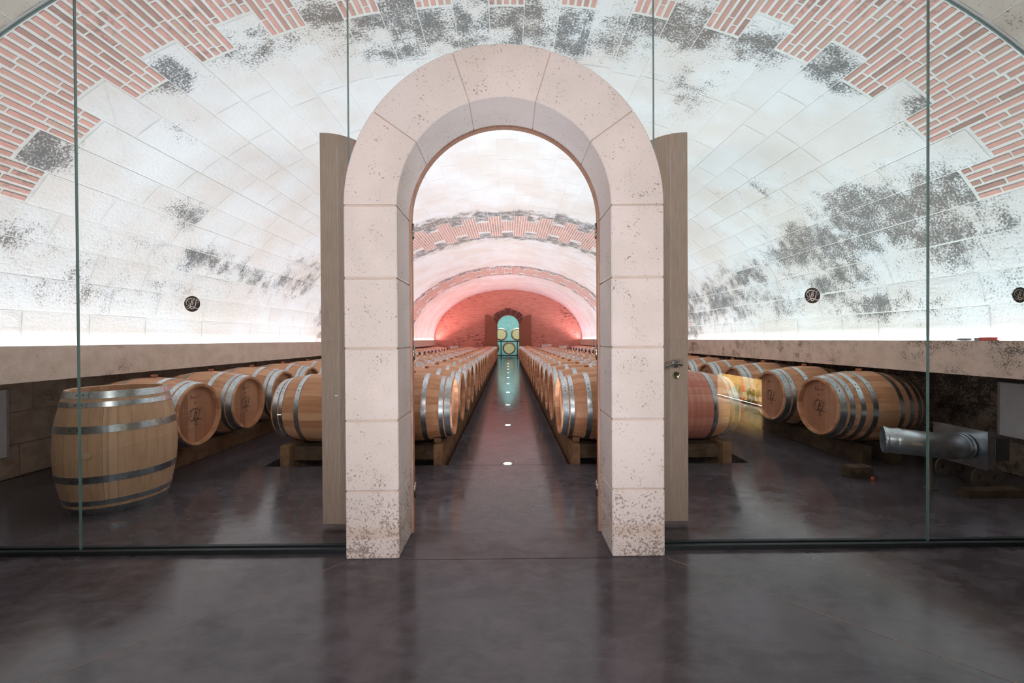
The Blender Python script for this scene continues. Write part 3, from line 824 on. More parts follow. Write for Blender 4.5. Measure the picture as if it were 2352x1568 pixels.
def chalk_mesh(kind):
    mb = MB(); u, v, n, z = Vector((0, 1, 0)), Vector((0, 0, 1)), Vector((.0014, 0, 0)), Vector((0, 0, 0))
    L = lambda p, wd=.003: mb.ribbon(p, wd, z, u, v, n)
    if kind == 0:      # scrawl at upper left and an arrow pointing right
        L(spline([(-.15, .075), (-.165, .07), (-.16, .058), (-.15, .05), (-.165, .04)], 4)); L(spline([(-.14, .055), (-.13, .066), (-.12, .055), (-.11, .066), (-.10, .056), (-.09, .068), (-.08, .058), (-.065, .07)], 3), .0025)
        L(spline([(-.03, .075), (.0, .09), (.01, .075), (.03, .092), (.035, .078)], 3), .003); L(spline([(-.15, .0), (-.13, .012), (-.115, .0), (-.10, .01), (-.08, .002)], 3), .0025)
        L([(-.14, -.098), (-.045, -.100)], .003); L([(-.065, -.085), (-.045, -.100), (-.075, -.128)], .003); L([(-.07, -.125), (-.02, -.108)], .0025)
    else:              # arrow pointing left, beside the brand
        L([(.075, .004), (.155, -.004)], .0045); L([(.11, .026), (.075, .004), (.12, -.034)], .0045)
        L(spline([(.03, .098), (.06, .09), (.09, .095), (.12, .085)], 3), .0025); L(spline([(.04, .062), (.07, .056), (.10, .066), (.13, .05)], 3), .0025)
    return mb.mesh('chalk_mark', M['chalk'])
CHALK = [chalk_mesh(0), chalk_mesh(1)]

def barrel(label, loc, rz=0, group=None, near=False, wood='oak', hoops=6, brand=False, chalk=None, upright=None, scale=1.0, headm=None, name='wine_barrel', both=True):
    root = thing(name, label, 'barrel', loc, rz, group)
    B = Matrix.Translation((0, 0, BR*scale)) @ Matrix.Scale(scale, 4)
    if upright is not None: B = Matrix.Translation((0, 0, BL/2)) @ upright
    if near:
        for i in range(NST): link('stave', one[wood], root, M=B @ Matrix.Rotation((i+.5)*A_, 4, 'X'))
        for i in range(7): link('head_board', BOARDS[i], root, M=B @ Matrix.Translation((HX+R.uniform(-.0007, .0007), 0, 0)))
        if upright is None: link('head', HEAD, root, M=B @ FLIP @ Matrix.Translation((HX, 0, 0)))
    else:
        link('staves', STAVES[wood], root, M=B)
        link('head', headm or HEAD, root, M=B @ Matrix.Translation((HX, 0, 0)))
        if both: link('head', headm or HEAD, root, M=B @ FLIP @ Matrix.Translation((HX, 0, 0)))
    for x, wd, me in (HOOPS8 if hoops == 8 else HOOPSU if upright is not None else HOOPS6):
        rot = Matrix.Rotation(0 if upright is None else 1.33-LAP-.17+PI*0, 4, 'X') if near else Matrix.Identity(4)
        h = link('hoop', me, root, M=B @ rot)
        if near:
            for k in (.10, .24):
                a = LAP+k
                r = rad(x)+.0045
                Mr = Matrix.Translation((x, r*math.cos(a), r*math.sin(a))) @ Matrix.Rotation(a, 4, 'X') @ Matrix.Rotation(PI/2, 4, 'Z')
                link('rivet', RIV, h, M=Mr)
    if name == 'wine_barrel' and upright is None: link('bung', BUNG, root, M=B)
    elif near: link('bung', BUNGP, root, M=B)
    if brand: link('brand_mark', BRAND, root, M=B @ Matrix.Translation((HX, 0, 0)))
    if chalk is not None: link('chalk_mark', CHALK[chalk], root, M=B @ Matrix.Translation((HX, 0, 0)))
    return root
ORD = ['nearest', 'second', 'third', 'fourth', 'fifth', 'sixth', 'seventh', 'eighth', 'ninth', 'tenth', 'eleventh', 'twelfth', 'thirteenth', 'fourteenth', 'fifteenth',
       'sixteenth', 'seventeenth', 'eighteenth', 'nineteenth', 'twentieth', 'twenty-first', 'twenty-second', 'twenty-third', 'twenty-fourth', 'twenty-fifth']
BZ = .175
AY0, ADY, AN = 4.42, .728, 24
for sg, sd in ((-1, 'left'), (1, 'right')):
    for row, v in ((0, .995), (1, 1.905)):
        n = AN if row == 0 else AN-2
        for k in range(n):
            x = -.02+sg*v; rz = 0 if (sg < 0) == (row == 0) else PI
            wood = 'oak'
            if row == 0: lab = 'oak barrel %s to the arch in the row edging the aisle on its %s' % (ORD[k], sd)
            else: lab = 'oak barrel %s to the arch in the second row %s of the aisle' % (ORD[k], sd)
            if sg > 0 and row == 1 and k == 0: wood = 'oak_stain'; lab = 'wine-stained pinkish oak barrel behind the glass, just right of the handled door leaf'
            if sg < 0 and row == 1 and k == 0: lab = 'oak barrel on timber beams behind the glass, just left of the left door leaf'
            barrel(lab, (x+R.uniform(-.005, .005), AY0+ADY*k+R.uniform(-.002, .002), BZ), rz,
                   'barrels in the %s row %s of the aisle' % ('first' if row == 0 else 'second', sd), near=(k == 0 or (row == 0 and k < 2)), wood=wood)
    n = 22
    for k in range(n):
        if sg < 0: x, y = -3.0-.445, 4.05+.768*k
        else: x, y = 3.21+.445, 4.29+.805*k
        if y > 21.6: break
        lab = 'oak barrel %s to the glass in the row along the %s wall' % (ORD[k], sd)
        if sg > 0 and k == 0: lab = 'eight-hooped oak barrel with black monogram and chalk arrow behind the steel duct'
        if sg < 0 and k == 0: lab = 'oak barrel with monogram and chalk scrawl lying behind the upright barrel'
        barrel(lab, (x+R.uniform(-.01, .01), y, BZ), 0 if sg < 0 else PI, 'barrels along the %s wall' % sd, near=k < 2, hoops=8 if (sg > 0 and k == 0) else 6,
               brand=k < 4, chalk=(0 if sg < 0 else 1) if k == 0 else None)
# the upright barrel behind the left glass
def upmat(dx, dy):
    Z = Vector((dx, dy, 0)).normalized(); X = Vector((0, 0, 1)); Yv = Z.cross(X)
    return Matrix(((X.x, Yv.x, Z.x, 0), (X.y, Yv.y, Z.y, 0), (X.z, Yv.z, Z.z, 0), (0, 0, 0, 1)))
barrel('pale oak barrel standing upright on the floor behind the left glass', (-3.06, 3.27, 0), 0, None, near=True, wood='oak_light', upright=upmat(.277, -.9605))
for x, y, lab in ((-2.78, 21.3, 'barrel standing on end by the end wall, left of the far door'), (1.95, 21.45, 'barrel standing on end by the end wall, nearest right of the far door'),
                  (2.82, 21.3, 'barrel standing on end by the end wall, furthest right of the far door')):
    barrel(lab, (x, y, 0.06 if abs(x) < 2.4 else 0.0), 0, 'barrels standing on end by the end wall', upright=upmat(0, -1))
mb = MB(); mb.box(1.5, 2.4, 21.0, 21.88, -.13, .06, .01); o = mb.build('timber_plinth', M['timber']); fix_normals(o.data)
tag(o, 'timber plinth in the right pit under the upright barrel by the end wall', 'plinth')
# pale-headed casks in the teal room
YC = 28.6
for x, z, s_, lab in ((.05, .62, 1.25, 'pale-headed cask at the bottom middle of the stack in the teal room'),
                 (-1.07, .62, 1.25, 'pale-headed cask at the bottom left of the stack in the teal room'), (1.17, .62, 1.25, 'pale-headed cask at the bottom right of the stack in the teal room'),
                 (-.50, 1.575, 1.25, 'upper left pale-headed cask seen through the far door'), (.62, 1.575, 1.25, 'upper right pale-headed cask seen through the far door')):
    barrel(lab, (x, YC, z-BR*s_), -PI/2, 'pale-headed casks in the teal room', scale=s_, headm=HEADC, name='pale_cask')
rk = thing('steel_rack', 'dark steel rack holding the pale-headed casks', 'rack', (0, YC, 0))
for y in (-.35, .35):
    for z in (.06, 1.05):
        mb = MB(); mb.box(-1.8, 1.8, y-.03, y+.03, z, z+.06); mb.build('rack_beam', M['rack'], rk)
    for x in (-1.65, -.50, .62, 1.75):
        mb = MB(); mb.box(x-.03, x+.03, y-.03, y+.03, 0, 1.1); mb.build('rack_post', M['rack'], rk)

# ------------------------------------------------------------------ timber rails and cross beams under the barrels
for sg, sd in ((-1, 'left'), (1, 'right')):
    for i, (v, w_) in enumerate(((.69, .085), (1.28, .09), (1.60, .09), (2.21, .09))):
        x = -.02+sg*v; mb = MB(); mb.box(x-w_/2, x+w_/2, 4.12, 21.0, -.13, .195, .004)
        o = mb.build('timber_rail', M['timber']); fix_normals(o.data)
        tag(o, '%s timber rail under the barrels in the %s pit' % (('innermost', 'second', 'third', 'outermost')[i], sd), 'beam', 'timber rails in the %s pit' % sd)
    for v0, v1, nm in ((.735, 1.23, 'inner'), (1.65, 2.16, 'outer')):
        a, b = sorted((-.02+sg*v0, -.02+sg*v1)); mb = MB(); mb.box(a, b, 4.20, 4.36, .03, .168, .004)
        o = mb.build('cross_beam', M['timber_dark']); fix_normals(o.data)
        tag(o, 'short %s cross beam between the timber rails at the %s pit end' % (nm, sd), 'beam')
    for v in (3.30, 3.60):
        vv = v+(0 if sg < 0 else .21); x = sg*vv; mb = MB(); mb.box(x-.05, x+.05, (3.62 if sg < 0 else 4.02), 21.6, 0, .174, .004)
        o = mb.build('timber_rail', M['timber' if sg < 0 else 'timber_dark']); fix_normals(o.data)
        tag(o, '%s timber rail on the floor under the barrels along the %s wall' % ('aisle-side' if v < 3.4 else 'wall-side', sd), 'beam')
# wedges under the front barrels
for sg, sd in ((-1, 'left'), (1, 'right')):
    for v, wch in ((.71, 'aisle end'), (1.26, 'inner end')):
        for dy, fb in ((-.13, 'front'), (.13, 'back')):
            x = -.02+sg*v; y = AY0+dy; mb = MB(); s_ = 1 if dy > 0 else -1; z0 = .195
            y0, y1 = y-s_*.05, y+s_*.06
            P = [(x-.035, y0, z0), (x+.035, y0, z0), (x+.035, y1, z0), (x-.035, y1, z0), (x-.035, y1, z0+.045), (x+.035, y1, z0+.045)]
            mb.quad(P[0], P[1], P[2], P[3]); mb.quad(P[3], P[2], P[5], P[4]); mb.quad(P[0], P[4], P[5], P[1]); mb.quad(P[1], P[5], P[2]); mb.quad(P[0], P[3], P[4])
            o = mb.build('wooden_wedge', M['timber']); fix_normals(o.data)
            tag(o, '%s wedge at the %s of the nearest %s aisle barrel' % (fb, wch, sd), 'wedge', 'wedges under the aisle barrels')
mb = MB(); mb.box(3.02, 3.22, 3.62, 3.72, 0, .10, .004); o = mb.build('timber_block', M['timber_dark']); fix_normals(o.data)
tag(o, 'short timber block on the floor below the eight-hooped barrel', 'block')
mb = MB(); mb.lathe([(0, .001), (0, .014), (.03, .012), (.034, .001)], 10, M=Matrix.Translation((3.16, 3.56, 0)) @ Matrix.Rotation(-PI/2, 4, 'Y'))
o = mb.build('orange_cap', M['orange']); fix_normals(o.data); tag(o, 'small orange cap on the floor beside the timber block', 'cap')

# ------------------------------------------------------------------ stone arch
AX, AR0, AR1, AZ, AYF, AYB = -.02, .61, .912, 2.014, 2.356, 2.67
arch = thing('stone_arch', 'pale limestone doorway arch standing in the middle of the glass wall', 'arch', (AX, 0, 0))
core = MB(); e = .006        # mortar core, set back behind every stone
for sg in (-1, 1):
    a, b = sorted((sg*(AR0+e), sg*(AR1-e))); core.box(a, b, AYF+e, AYB-e, 0, AZ)
def ringseg(mb, a0, a1, r0, r1, y0, y1, n, ch=0.0):
    q = lambda a, r, y: (r*math.cos(a), y, AZ+r*math.sin(a))
    for k in range(n):
        b0, b1 = a0+(a1-a0)*k/n, a0+(a1-a0)*(k+1)/n
        c = ch
        mb.quad(q(b0, r0+c, y0), q(b1, r0+c, y0), q(b1, r1-c, y0), q(b0, r1-c, y0)); mb.quad(q(b0, r0, y1), q(b0, r1, y1), q(b1, r1, y1), q(b1, r0, y1))
        mb.quad(q(b0, r0, y0+c), q(b0, r0, y1), q(b1, r0, y1), q(b1, r0, y0+c), smooth=True); mb.quad(q(b0, r1, y0+c), q(b1, r1, y0+c), q(b1, r1, y1), q(b0, r1, y1), smooth=True)
        if c:
            mb.quad(q(b0, r0+c, y0), q(b0, r0, y0+c), q(b1, r0, y0+c), q(b1, r0+c, y0)); mb.quad(q(b0, r1-c, y0), q(b1, r1-c, y0), q(b1, r1, y0+c), q(b0, r1, y0+c))
    for b_, fl_ in ((a0, 1), (a1, 0)):
        P = [q(b_, r0, y0+ch), q(b_, r0+ch, y0), q(b_, r1-ch, y0), q(b_, r1, y0+ch), q(b_, r1, y1), q(b_, r0, y1)]
        mb.quad(*(P[::-1] if fl_ else P))
ringseg(core, 0, PI, AR0+e, AR1-e, AYF+e, AYB-e, 32)
core.build('mortar_core', M['joint'], arch)
g = .0035
zj = [0, .385, .787, 1.2, 1.6, AZ]
for sg in (-1, 1):
    for i in range(5):
        a, b = sorted((sg*AR0, sg*AR1)); mb = MB(); mb.box(a, b, AYF+R.uniform(-.001, .001), AYB, zj[i]+(g if i else 0), zj[i+1]-g, .006)
        o = mb.build('stone_block', M['arch'], arch); fix_normals(o.data)
for a0, a1 in ((0, 35.8), (35.8, 72.6), (72.6, 108.6), (108.6, 144.5), (144.5, 180)):
    d = math.degrees(g/.75); mb = MB(); ringseg(mb, math.radians(a0+d*(1 if a0 else .6)), math.radians(a1-d), AR0, AR1, AYF+R.uniform(-.001, .001), AYB, 10, .005)
    o = mb.build('voussoir', M['arch'], arch); fix_normals(o.data)

# timber door frame behind the arch, and the two open leaves
dfm = structure('door_1', (AX, 0, 0)); FR0, FR1, FY0, FY1 = .599, .66, 2.672, 2.708
mb = MB()
for sg in (-1, 1):
    a, b = sorted((sg*FR0, sg*FR1)); mb.box(a, b, FY0, FY1, 0, AZ)
ringseg(mb, 0, PI, FR0, FR1, FY0, FY1, 40); mb.build('door_frame', M['frame'], dfm)
for sg in (-1, 1):
    for z in (.27, 1.16, 1.95):
        mb = MB(); x = sg*(FR0-.004); mb.tube([(x, FY1-.012, z-.05), (x, FY1-.012, z+.05)], .008, 8); mb.build('hinge', M['steel'], dfm)
LR = .60
for n, sg, lab in ((2, -1, ''), (3, 1, '')):
    dr = structure('door_%d' % n, (AX+sg*.615, 2.742, 0)); mb = MB(); N = 20; y0, y1 = 0, .045
    for i in range(N):
        d0, d1 = LR*i/N, LR*(i+1)/N
        t = lambda d: AZ+math.sqrt(max(0, LR*LR-(LR-d)**2))
        xa, xb = sg*d0, sg*d1; za, zb = t(d0), t(d1)
        mb.quad((xa, y0, .03), (xb, y0, .03), (xb, y0, zb), (xa, y0, za)); mb.quad((xa, y1, .03), (xa, y1, za), (xb, y1, zb), (xb, y1, .03))
        mb.quad((xa, y0, za), (xb, y0, zb), (xb, y1, zb), (xa, y1, za)); mb.quad((xa, y0, .03), (xa, y1, .03), (xb, y1, .03), (xb, y0, .03))
    x = sg*LR; mb.quad((x, y0, .03), (x, y1, .03), (x, y1, t(LR)), (x, y0, t(LR))); mb.quad((0, y0, .03), (0, y0, AZ), (0, y1, AZ), (0, y1, .03))
    o = mb.build('door_leaf', M['door'], dr); fix_normals(o.data)
    mb = MB(); x = sg*.487; mb.box(x-.0015, x+.0015, -.0012, 0, .30, 2.52); mb.build('inlay_line', M['white_edge'], dr)
    if sg > 0:
        mb = MB(); hz = 1.077; hx = .512
        mb.lathe([(0, .024), (.008, .024), (.010, .02), (.010, .001)], 20, M=Matrix.Translation((hx, 0, hz)) @ Matrix.Rotation(-PI/2, 4, 'Z'))
        mb.tube([(hx, -.005, hz), (hx, -.05, hz)], .009, 10)
        mb.tube(spline([(hx+.03, -.048, hz-.004), (hx, -.055, hz+.002), (hx-.04, -.055, hz), (hx-.085, -.052, hz-.014)], 5), .0085, 10)
        o = mb.build('door_handle', M['steel'], dr); fix_normals(o.data)
        mb = MB(); mb.lathe([(0, .025), (.006, .025), (.008, .021), (.005, .019), (.005, .001)], 22, M=Matrix.Translation((hx+.008, 0, hz-.075)) @ Matrix.Rotation(-PI/2, 4, 'Z'))
        o = mb.build('keyhole_plate', M['brass'], dr); fix_normals(o.data)
        mb = MB(); mb.box(hx+.004, hx+.012, -.0072, -.005, hz-.092, hz-.065); mb.box(hx+.008, hx+.026, -.0075, -.005, hz-.075, hz-.062); mb.build('keyhole', M['black'], dr)
# far door leaves
for n, sg in ((4, -1), (5, 1)):
    dr = structure('door_%d' % n, (ECX+sg*(ER+.0), EY-.06, 0)); mb = MB(); N = 12; y0, y1 = -.02, .025
    for i in range(N):
        d0, d1 = ER*i/N, ER*(i+1)/N; t = lambda d: EZ+math.sqrt(max(0, ER*ER-(ER-d)**2)); xa, xb = sg*d0, sg*d1
        mb.quad((xa, y0, .02), (xb, y0, .02), (xb, y0, t(d1)), (xa, y0, t(d0))); mb.quad((xa, y0, t(d0)), (xb, y0, t(d1)), (xb, y1, t(d1)), (xa, y1, t(d0))); mb.quad((xa, y1, .02), (xa, y1, t(d0)), (xb, y1, t(d1)), (xb, y1, .02))
    x = sg*ER; mb.quad((x, y0, .02), (x, y1, .02), (x, y1, t(ER)), (x, y0, t(ER)))
    o = mb.build('door_leaf', M['door_far'], dr); fix_normals(o.data)
mb = MB(); q = lambda a, r, y: (ECX+r*math.cos(a), y, EZ+r*math.sin(a))
for k in range(24):
    b0, b1 = PI*k/24, PI*(k+1)/24
    mb.quad(q(b0, ER-.03, EY-.02), q(b1, ER-.03, EY-.02), q(b1, ER+.01, EY-.02), q(b0, ER+.01, EY-.02)); mb.quad(q(b0, ER-.03, EY-.02), q(b0, ER-.03, EY+.06), q(b1, ER-.03, EY+.06), q(b1, ER-.03, EY-.02))
for sg in (-1, 1): a, b = sorted((ECX+sg*(ER-.03), ECX+sg*(ER+.01))); mb.box(a, b, EY-.02, EY+.06, 0, EZ)
mb.build('door_frame', M['door_far'], ew)

# ------------------------------------------------------------------ glass wall
GY, GT = 2.455, .010
def ztop(x): return EYE+VB*math.sqrt(max(0.0, 1-(min(abs(x), VA-.02)/VA)**2))-.012
def zbot(x):
    d = abs(x-AX)
    if d >= AR1+.002: return .012
    return AZ+math.sqrt(max(0, (AR1+.002)**2-d*d))
SEAMS = (-2.528, -.936, .868, 2.512)
spans = [(-3.86, SEAMS[0]), (SEAMS[0], SEAMS[1]), (SEAMS[1], SEAMS[2]), (SEAMS[2], SEAMS[3]), (SEAMS[3], 3.86)]
wins = []
for n, (xa, xb) in enumerate(spans):
    win = structure('window_%d' % (n+1)); wins.append(win)
    xa2, xb2 = xa+.003, xb-.003
    xs_ = [xa2+(xb2-xa2)*i/24 for i in range(25)]
    for s_ in (AX-AR1-.002, AX+AR1+.002):
        if xa2 < s_ < xb2: xs_ += [s_-.0001, s_+.0001]
    xs_ = sorted(xs_); mb = MB(); y0, y1 = GY-GT/2, GY+GT/2
    zb_ = [(.012 if (n in (0, 1, 3, 4) and abs(x-AX) > AR1) else zbot(x)) for x in xs_]
    if n in (1, 3): pass
    for i in range(len(xs_)-1):
        a, b = xs_[i], xs_[i+1]; za0, zb0, za1, zb1 = zb_[i], zb_[i+1], ztop(a), ztop(b)
        if b-a < .001: continue
        mb.quad((a, y0, za0), (b, y0, zb0), (b, y0, zb1), (a, y0, za1)); mb.quad((a, y1, za0), (a, y1, za1), (b, y1, zb1), (b, y1, zb0))
        mb.quad((a, y0, za1), (b, y0, zb1), (b, y1, zb1), (a, y1, za1), mi=1); mb.quad((a, y0, za0), (a, y1, za0), (b, y1, zb0), (b, y0, zb0), mi=1)
    for i in (0, -1):
        x = xs_[i]; mb.quad((x, y0, zb_[i]), (x, y1, zb_[i]), (x, y1, ztop(x)), (x, y0, ztop(x)), mi=1)
    mb.build('pane', [M['glass'], M['glass_edge']], win)
    if n < 4:
        x = xb; mb = MB(); mb.box(x-.0028, x+.0028, y0-.0015, y1+.0015, .012 if n in (0, 3) else zbot(x)+.02, ztop(x)); mb.build('glass_joint', M['seal'], win)
    # edge bead where the pane meets the vault
    mb = MB(); pts = [(x, GY, ztop(x)+.004) for x in xs_]; mb.tube(pts, .006, 6); mb.build('perimeter_seal', M['seal'], win)
for n, (a, b) in ((3, (-3.9, AX-AR1-.001)), (4, (AX+AR1+.001, 3.9))):
    root = structure('trim_%d' % n)
    mb = MB(); mb.box(a, b, GY-.034, GY-.008, 0, .026, .002); mb.box(a, b, GY+.008, GY+.034, 0, .030, .002); mb.box(a, b, GY-.01, GY+.01, 0, .010)
    o = mb.build('floor_channel', M['rail'], root); fix_normals(o.data)
for sg, ww in ((-1, wins[0]), (1, wins[4])):          # infill beside the ledge ends, out of frame
    pass
for i, (x, z, w_) in enumerate(((-1.857, 1.466, 1), (1.812, 1.498, 3), (3.062, 1.496, 4))):
    st = MB(); yy = GY-GT/2-.0012; r = .0467
    st.v = [(x, yy, z)]+[(x+r*math.cos(2*PI*k/40), yy, z+r*math.sin(2*PI*k/40)) for k in range(40)]
    for k in range(40): st.f.append((0, 1+k, 1+(k+1) % 40)); st.mi.append(0); st.t.append(.5); st.sm.append(False)
    so = st.build('round_sticker', M['sticker'], wins[w_])
    mm = MB(); strokes(mm, MONO, Vector((x, yy, z)), Vector((1, 0, 0)), Vector((0, 0, 1)), Vector((0, -.0006, 0)), r, 1.15); mm.build('monogram', M['sticker_ink'], so)

# ------------------------------------------------------------------ recessed floor lamps
def floor_lamp(name, label, x, y, group, power, tgt=None, ang=1.5, col=(1, .97, .95)):
    t = thing(name, label, 'light', (x, y, 0), 0, group)
    Mz = Matrix.Rotation(-PI/2, 4, 'Y')
    mb = MB(); mb.lathe([(0.0, .062), (.003, .060), (.003, .040), (0.001, .038)], 28, M=Mz); o = mb.build('bezel', M['steel'], t); fix_normals(o.data)
    mb = MB(); mb.lathe([(0.0012, .038), (.0012, .0005)], 24, M=Mz); mb.build('lens', M['lens'], t)
    d = bpy.data.lights.new(name+'_light', 'SPOT'); d.energy = power; d.color = col; d.spot_size = ang; d.spot_blend = .8; d.shadow_soft_size = .03
    lo = bpy.data.objects.new('lamp_light', d); C.objects.link(lo); lo.parent = t; lo.location = (0, 0, .02); lo.rotation_euler = (PI, 0, 0) if tgt is None else tgt
for k in range(10):
    floor_lamp('floor_lamp', 'round floor light %s to the arch, set in the middle of the aisle floor' % ORD[k], -.015, 4.14+1.847*k, 'round floor lights down the aisle', 150 if k == 0 else 14, ang=2.3 if k == 0 else 1.5, col=(.80, .91, 1) if k == 0 else (1, .97, .95))
for k, (y, pw) in enumerate(((.446, 75), (-1.40, 330))):
    floor_lamp('floor_lamp', 'round floor light in the middle of the front room, %s to the arch' % ORD[k], -.015, y, 'floor lights of the front room', pw, (PI-.45, 0, 0), ang=2.7, col=(.93, .95, 1))
for k, y in enumerate((-2.05, -4.35)):
    floor_lamp('floor_lamp', 'round floor light by the left wall of the front room, %s to the glass' % ORD[k], -3.85, y, 'floor lights of the front room', 25, (PI, .5, 0))

# ------------------------------------------------------------------ steel duct and blower box by the right wall
db = thing('ventilation_box', 'galvanised steel ventilation box on bracket feet under the right ledge', 'vent', (4.05, 3.53, 0))
mb = MB(); mb.box(-.17, -.115, -.22, .20, .165, .47, .004); o = mb.build('box_body', M['galv'], db); fix_normals(o.data)
mb = MB(); mb.box(-.178, -.170, -.225, .205, .160, .475); mb.build('front_flange', M['galv'], db)
mb = MB(); mb.box(-.105, .015, -.215, -.203, .235, .425, .003); mb.box(-.125, -.10, -.21, -.205, .30, .36); o = mb.build('access_plate', M['galv_dark'], db); fix_normals(o.data)
for y in (-.15, .14):
    mb = MB(); N = 14                                  # bracket with two round holes, hanging below the box
    for (hx) in (-.15, -.02):
        for k in range(N):
            a0, a1 = 2*PI*k/N, 2*PI*(k+1)/N
            def rim(a):
                dx, dz = math.cos(a), math.sin(a); s_ = .068/max(abs(dx), abs(dz)*.87)
                return (hx+dx*min(s_, .07), dz*min(s_, .078)+.083)
            i0, i1 = (hx+.026*math.cos(a0), .083+.026*math.sin(a0)), (hx+.026*math.cos(a1), .083+.026*math.sin(a1)); o0, o1 = rim(a0), rim(a1)
            for yy in (y, y+.012): mb.quad((i0[0], yy, i0[1]), (i1[0], yy, i1[1]), (o1[0], yy, max(o1[1], 0)), (o0[0], yy, max(o0[1], 0)))
            mb.quad((i0[0], y, i0[1]), (i0[0], y+.012, i0[1]), (i1[0], y+.012, i1[1]), (i1[0], y, i1[1])); mb.quad((o0[0], y, max(o0[1], 0)), (o1[0], y, max(o1[1], 0)), (o1[0], y+.012, max(o1[1], 0)), (o0[0], y+.012, max(o0[1], 0)))
    o = mb.build('bracket_foot', M['cast'], db); fix_normals(o.data)
dr_ = .102
path = spline([(3.12, 3.42, .395), (3.20, 3.375, .393), (3.32, 3.335, .385), (3.48, 3.33, .365), (3.60, 3.37, .347), (3.70, 3.43, .330), (3.78, 3.47, .323), (3.862, 3.475, .322)], 5)
du = thing('ventilation_duct', 'curved galvanised steel duct elbow in front of the eight-hooped barrel', 'vent', (3.5, 3.35, 0))
off = Vector((3.5, 3.35, 0)); P3 = [tuple(Vector(p)-off) for p in path]
mb = MB(); mb.tube(P3, dr_, 28, cap=False); mb.tube(P3, dr_-.004, 28, cap=False); mb.build('elbow', M['galv'], du)
def ringband(i0, i1, r0, r1, name, n=28):
    mb = MB(); pts = P3[i0:i1+1]; k = len(pts); mb.tube(pts, [r0]+[r1]*(k-2)+[r0] if k > 2 else r1, n, cap=False); mb.build(name, M['galv'], du)
ringband(0, 2, dr_+.004, dr_+.009, 'collar'); ringband(4, 6, dr_+.002, dr_+.006, 'seam_band'); ringband(len(P3)-12, len(P3)-10, dr_+.001, dr_+.006, 'seam_band'); ringband(len(P3)-7, len(P3)-5, dr_+.001, dr_+.006, 'seam_band'); ringband(len(P3)-3, len(P3)-1, dr_+.003, dr_+.010, 'collar')
mb = MB(); mb.box(-.03, .03, -.03, .03, 0, .012); mb.box(-.006, .006, -.012, .012, .01, .27); o = mb.build('support_foot', M['cast'], du, loc=(-.05, 0, 0)); fix_normals(o.data)
mb = MB()
for j, (x0, x1) in enumerate(((3.55, 4.52),)): mb.box(x0, x1, 3.16, 3.24, 0, .06, .004)
o = mb.build('floor_timber', M['timber_dark']); fix_normals(o.data); tag(o, 'dark timber lying across the floor under the steel duct', 'beam')

# white electrical cabinets on the lower walls
for sg, z0, z1, yb, sd in ((-1, .215, .825, 3.755, 'left'), (1, .345, .835, 3.76, 'right')):
    x = sg*4.54; d_ = .05; cb = thing('electrical_cabinet', 'white metal cabinet on the lower %s wall at the edge of the picture' % sd, 'cabinet', (x, 3.3, z0))
    a, b = sorted((0, -sg*d_)); H_ = z1-z0
    mb = MB(); mb.box(a, b, -.35, yb-3.3, 0, H_, .003); o = mb.build('cabinet_body', M['white_edge'], cb); fix_normals(o.data)
    a, b = sorted((-sg*(d_+.001), -sg*(d_+.012))); mb = MB(); mb.box(a, b, -.33, yb-3.3-.03, .004, H_-.004, .002); o = mb.build('cabinet_door', M['white'], cb); fix_normals(o.data)

# things left lying on the right ledge
fl_ = thing('red_marker', 'red block marker with a grey end lying on the right ledge', 'marker', (3.862, 3.30, 1.214))
mb = MB(); mb.box(-.012, .012, -.075, .055, 0, .028, .004); o = mb.build('barrel_body', M['red'], fl_); fix_normals(o.data); o.name = 'marker_body'
mb = MB(); mb.box(-.010, .010, .0555, .09, 0, .024, .003); o = mb.build('marker_cap', M['grey'], fl_); fix_normals(o.data)
mb = MB(); mb.lathe([(-.06, .002), (-.05, .010), (-.01, .013), (.03, .012), (.055, .006), (.06, .001)], 12, M=Matrix.Translation((3.862, 3.47, 1.214+.011)) @ Matrix.Rotation(PI/2, 4, 'Z') @ Matrix.Scale(.8, 4, (0, 0, 1)))
o = mb.build('grey_rag', M['grey']); fix_normals(o.data); tag(o, 'crumpled grey scrap on the right ledge beside the red marker', 'scrap')

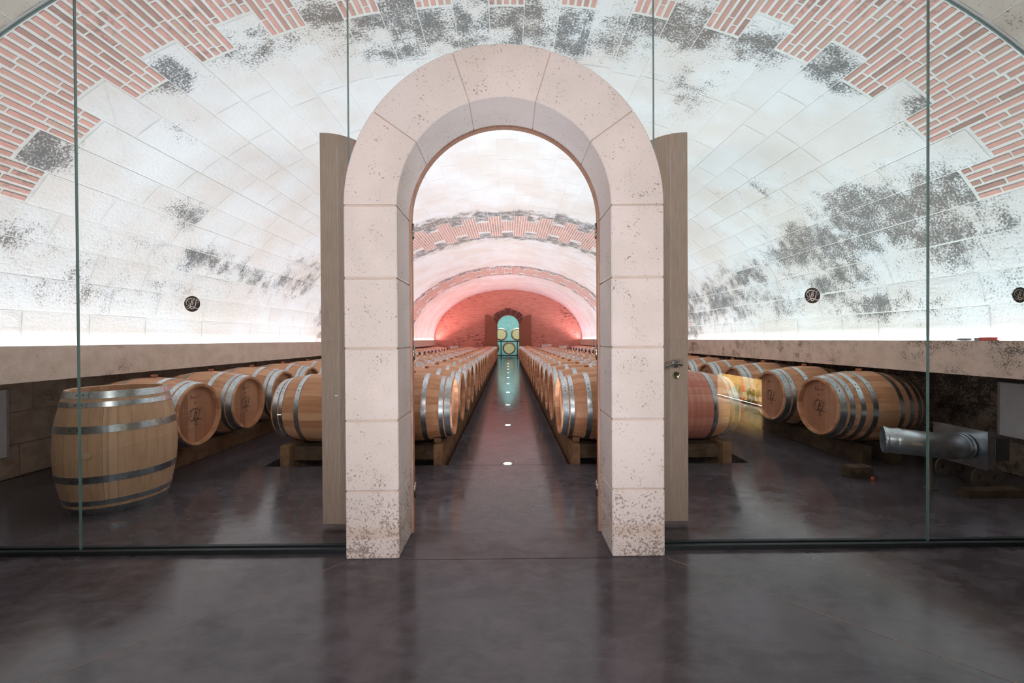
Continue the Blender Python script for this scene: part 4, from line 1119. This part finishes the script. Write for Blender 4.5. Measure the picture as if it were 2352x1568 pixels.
# ------------------------------------------------------------------ lit bottle niche in the right wall behind the camera (mirrored by the glass)
nc = structure('wall_niche')
mb = MB(); mb.box(4.86, 4.90, NY0, NY1, NZ0, NZ1); mb.box(4.62, 4.90, NY0-.02, NY0, NZ0, NZ1); mb.box(4.62, 4.90, NY1, NY1+.02, NZ0, NZ1); mb.box(4.62, 4.90, NY0, NY1, NZ1, NZ1+.02); mb.box(4.5, 4.90, NY0, NY1, NZ0-.02, NZ0)
mb.build('niche_lining', M['niche'], nc)
mb = MB(); mb.box(4.50, 4.512, NY0, NY1, NZ0, NZ0+.008); mb.build('led_strip', M['niche_led'], nc)
area_light('niche_light', (4.56, (NY0+NY1)/2, NZ1-.01), (0, -.45, 0), .03, NY1-NY0, 270, (1, .88, .62))
def bottle(label, yv, mat, s_=1.0, cap='paper'):
    b = thing('wine_bottle', label, 'bottle', (4.66, yv, NZ0), 0, 'bottles in the lit niche')
    Mz = Matrix.Rotation(-PI/2, 4, 'Y') @ Matrix.Scale(s_, 4)
    mb = MB(); mb.lathe([(0, .001), (0, .036), (.004, .039), (.15, .039), (.19, .030), (.225, .015), (.29, .0135), (.295, .015), (.30, .0135), (.30, .001)], 20, M=Mz); o = mb.build('bottle_glass', M[mat], b); fix_normals(o.data)
    mb = MB(); mb.lathe([(.03, .0397), (.115, .0397)], 20, M=Mz); mb.build('bottle_label', M['paper'], b)
    mb = MB(); mb.lathe([(.235, .0152), (.302, .0150), (.302, .001)], 14, M=Mz); mb.build('capsule', M[cap], b)
for i, (pxx, mt, s_, cp, nm) in enumerate(((1669, 'b_amber', 1, 'paper', 'first amber'), (1678.8, 'b_amber', 1, 'paper', 'second amber'), (1690, 'b_green', 1, 'b_rose', 'tall-necked green'), (1700, 'b_green', .95, 'b_green', 'dark green'),
                                  (1708, 'b_rose', 1.25, 'b_rose', 'large rose-coloured'), (1723, 'b_olive', 1, 'paper', 'first olive'), (1734, 'b_olive', 1, 'paper', 'second olive'), (1745, 'b_olive', 1, 'paper', 'third olive'))):
    yv = F_PX*4.66/(pxx-CX); bottle(nm+' wine bottle in the lit niche behind the camera', 2*GY-yv, mt, s_, cp)
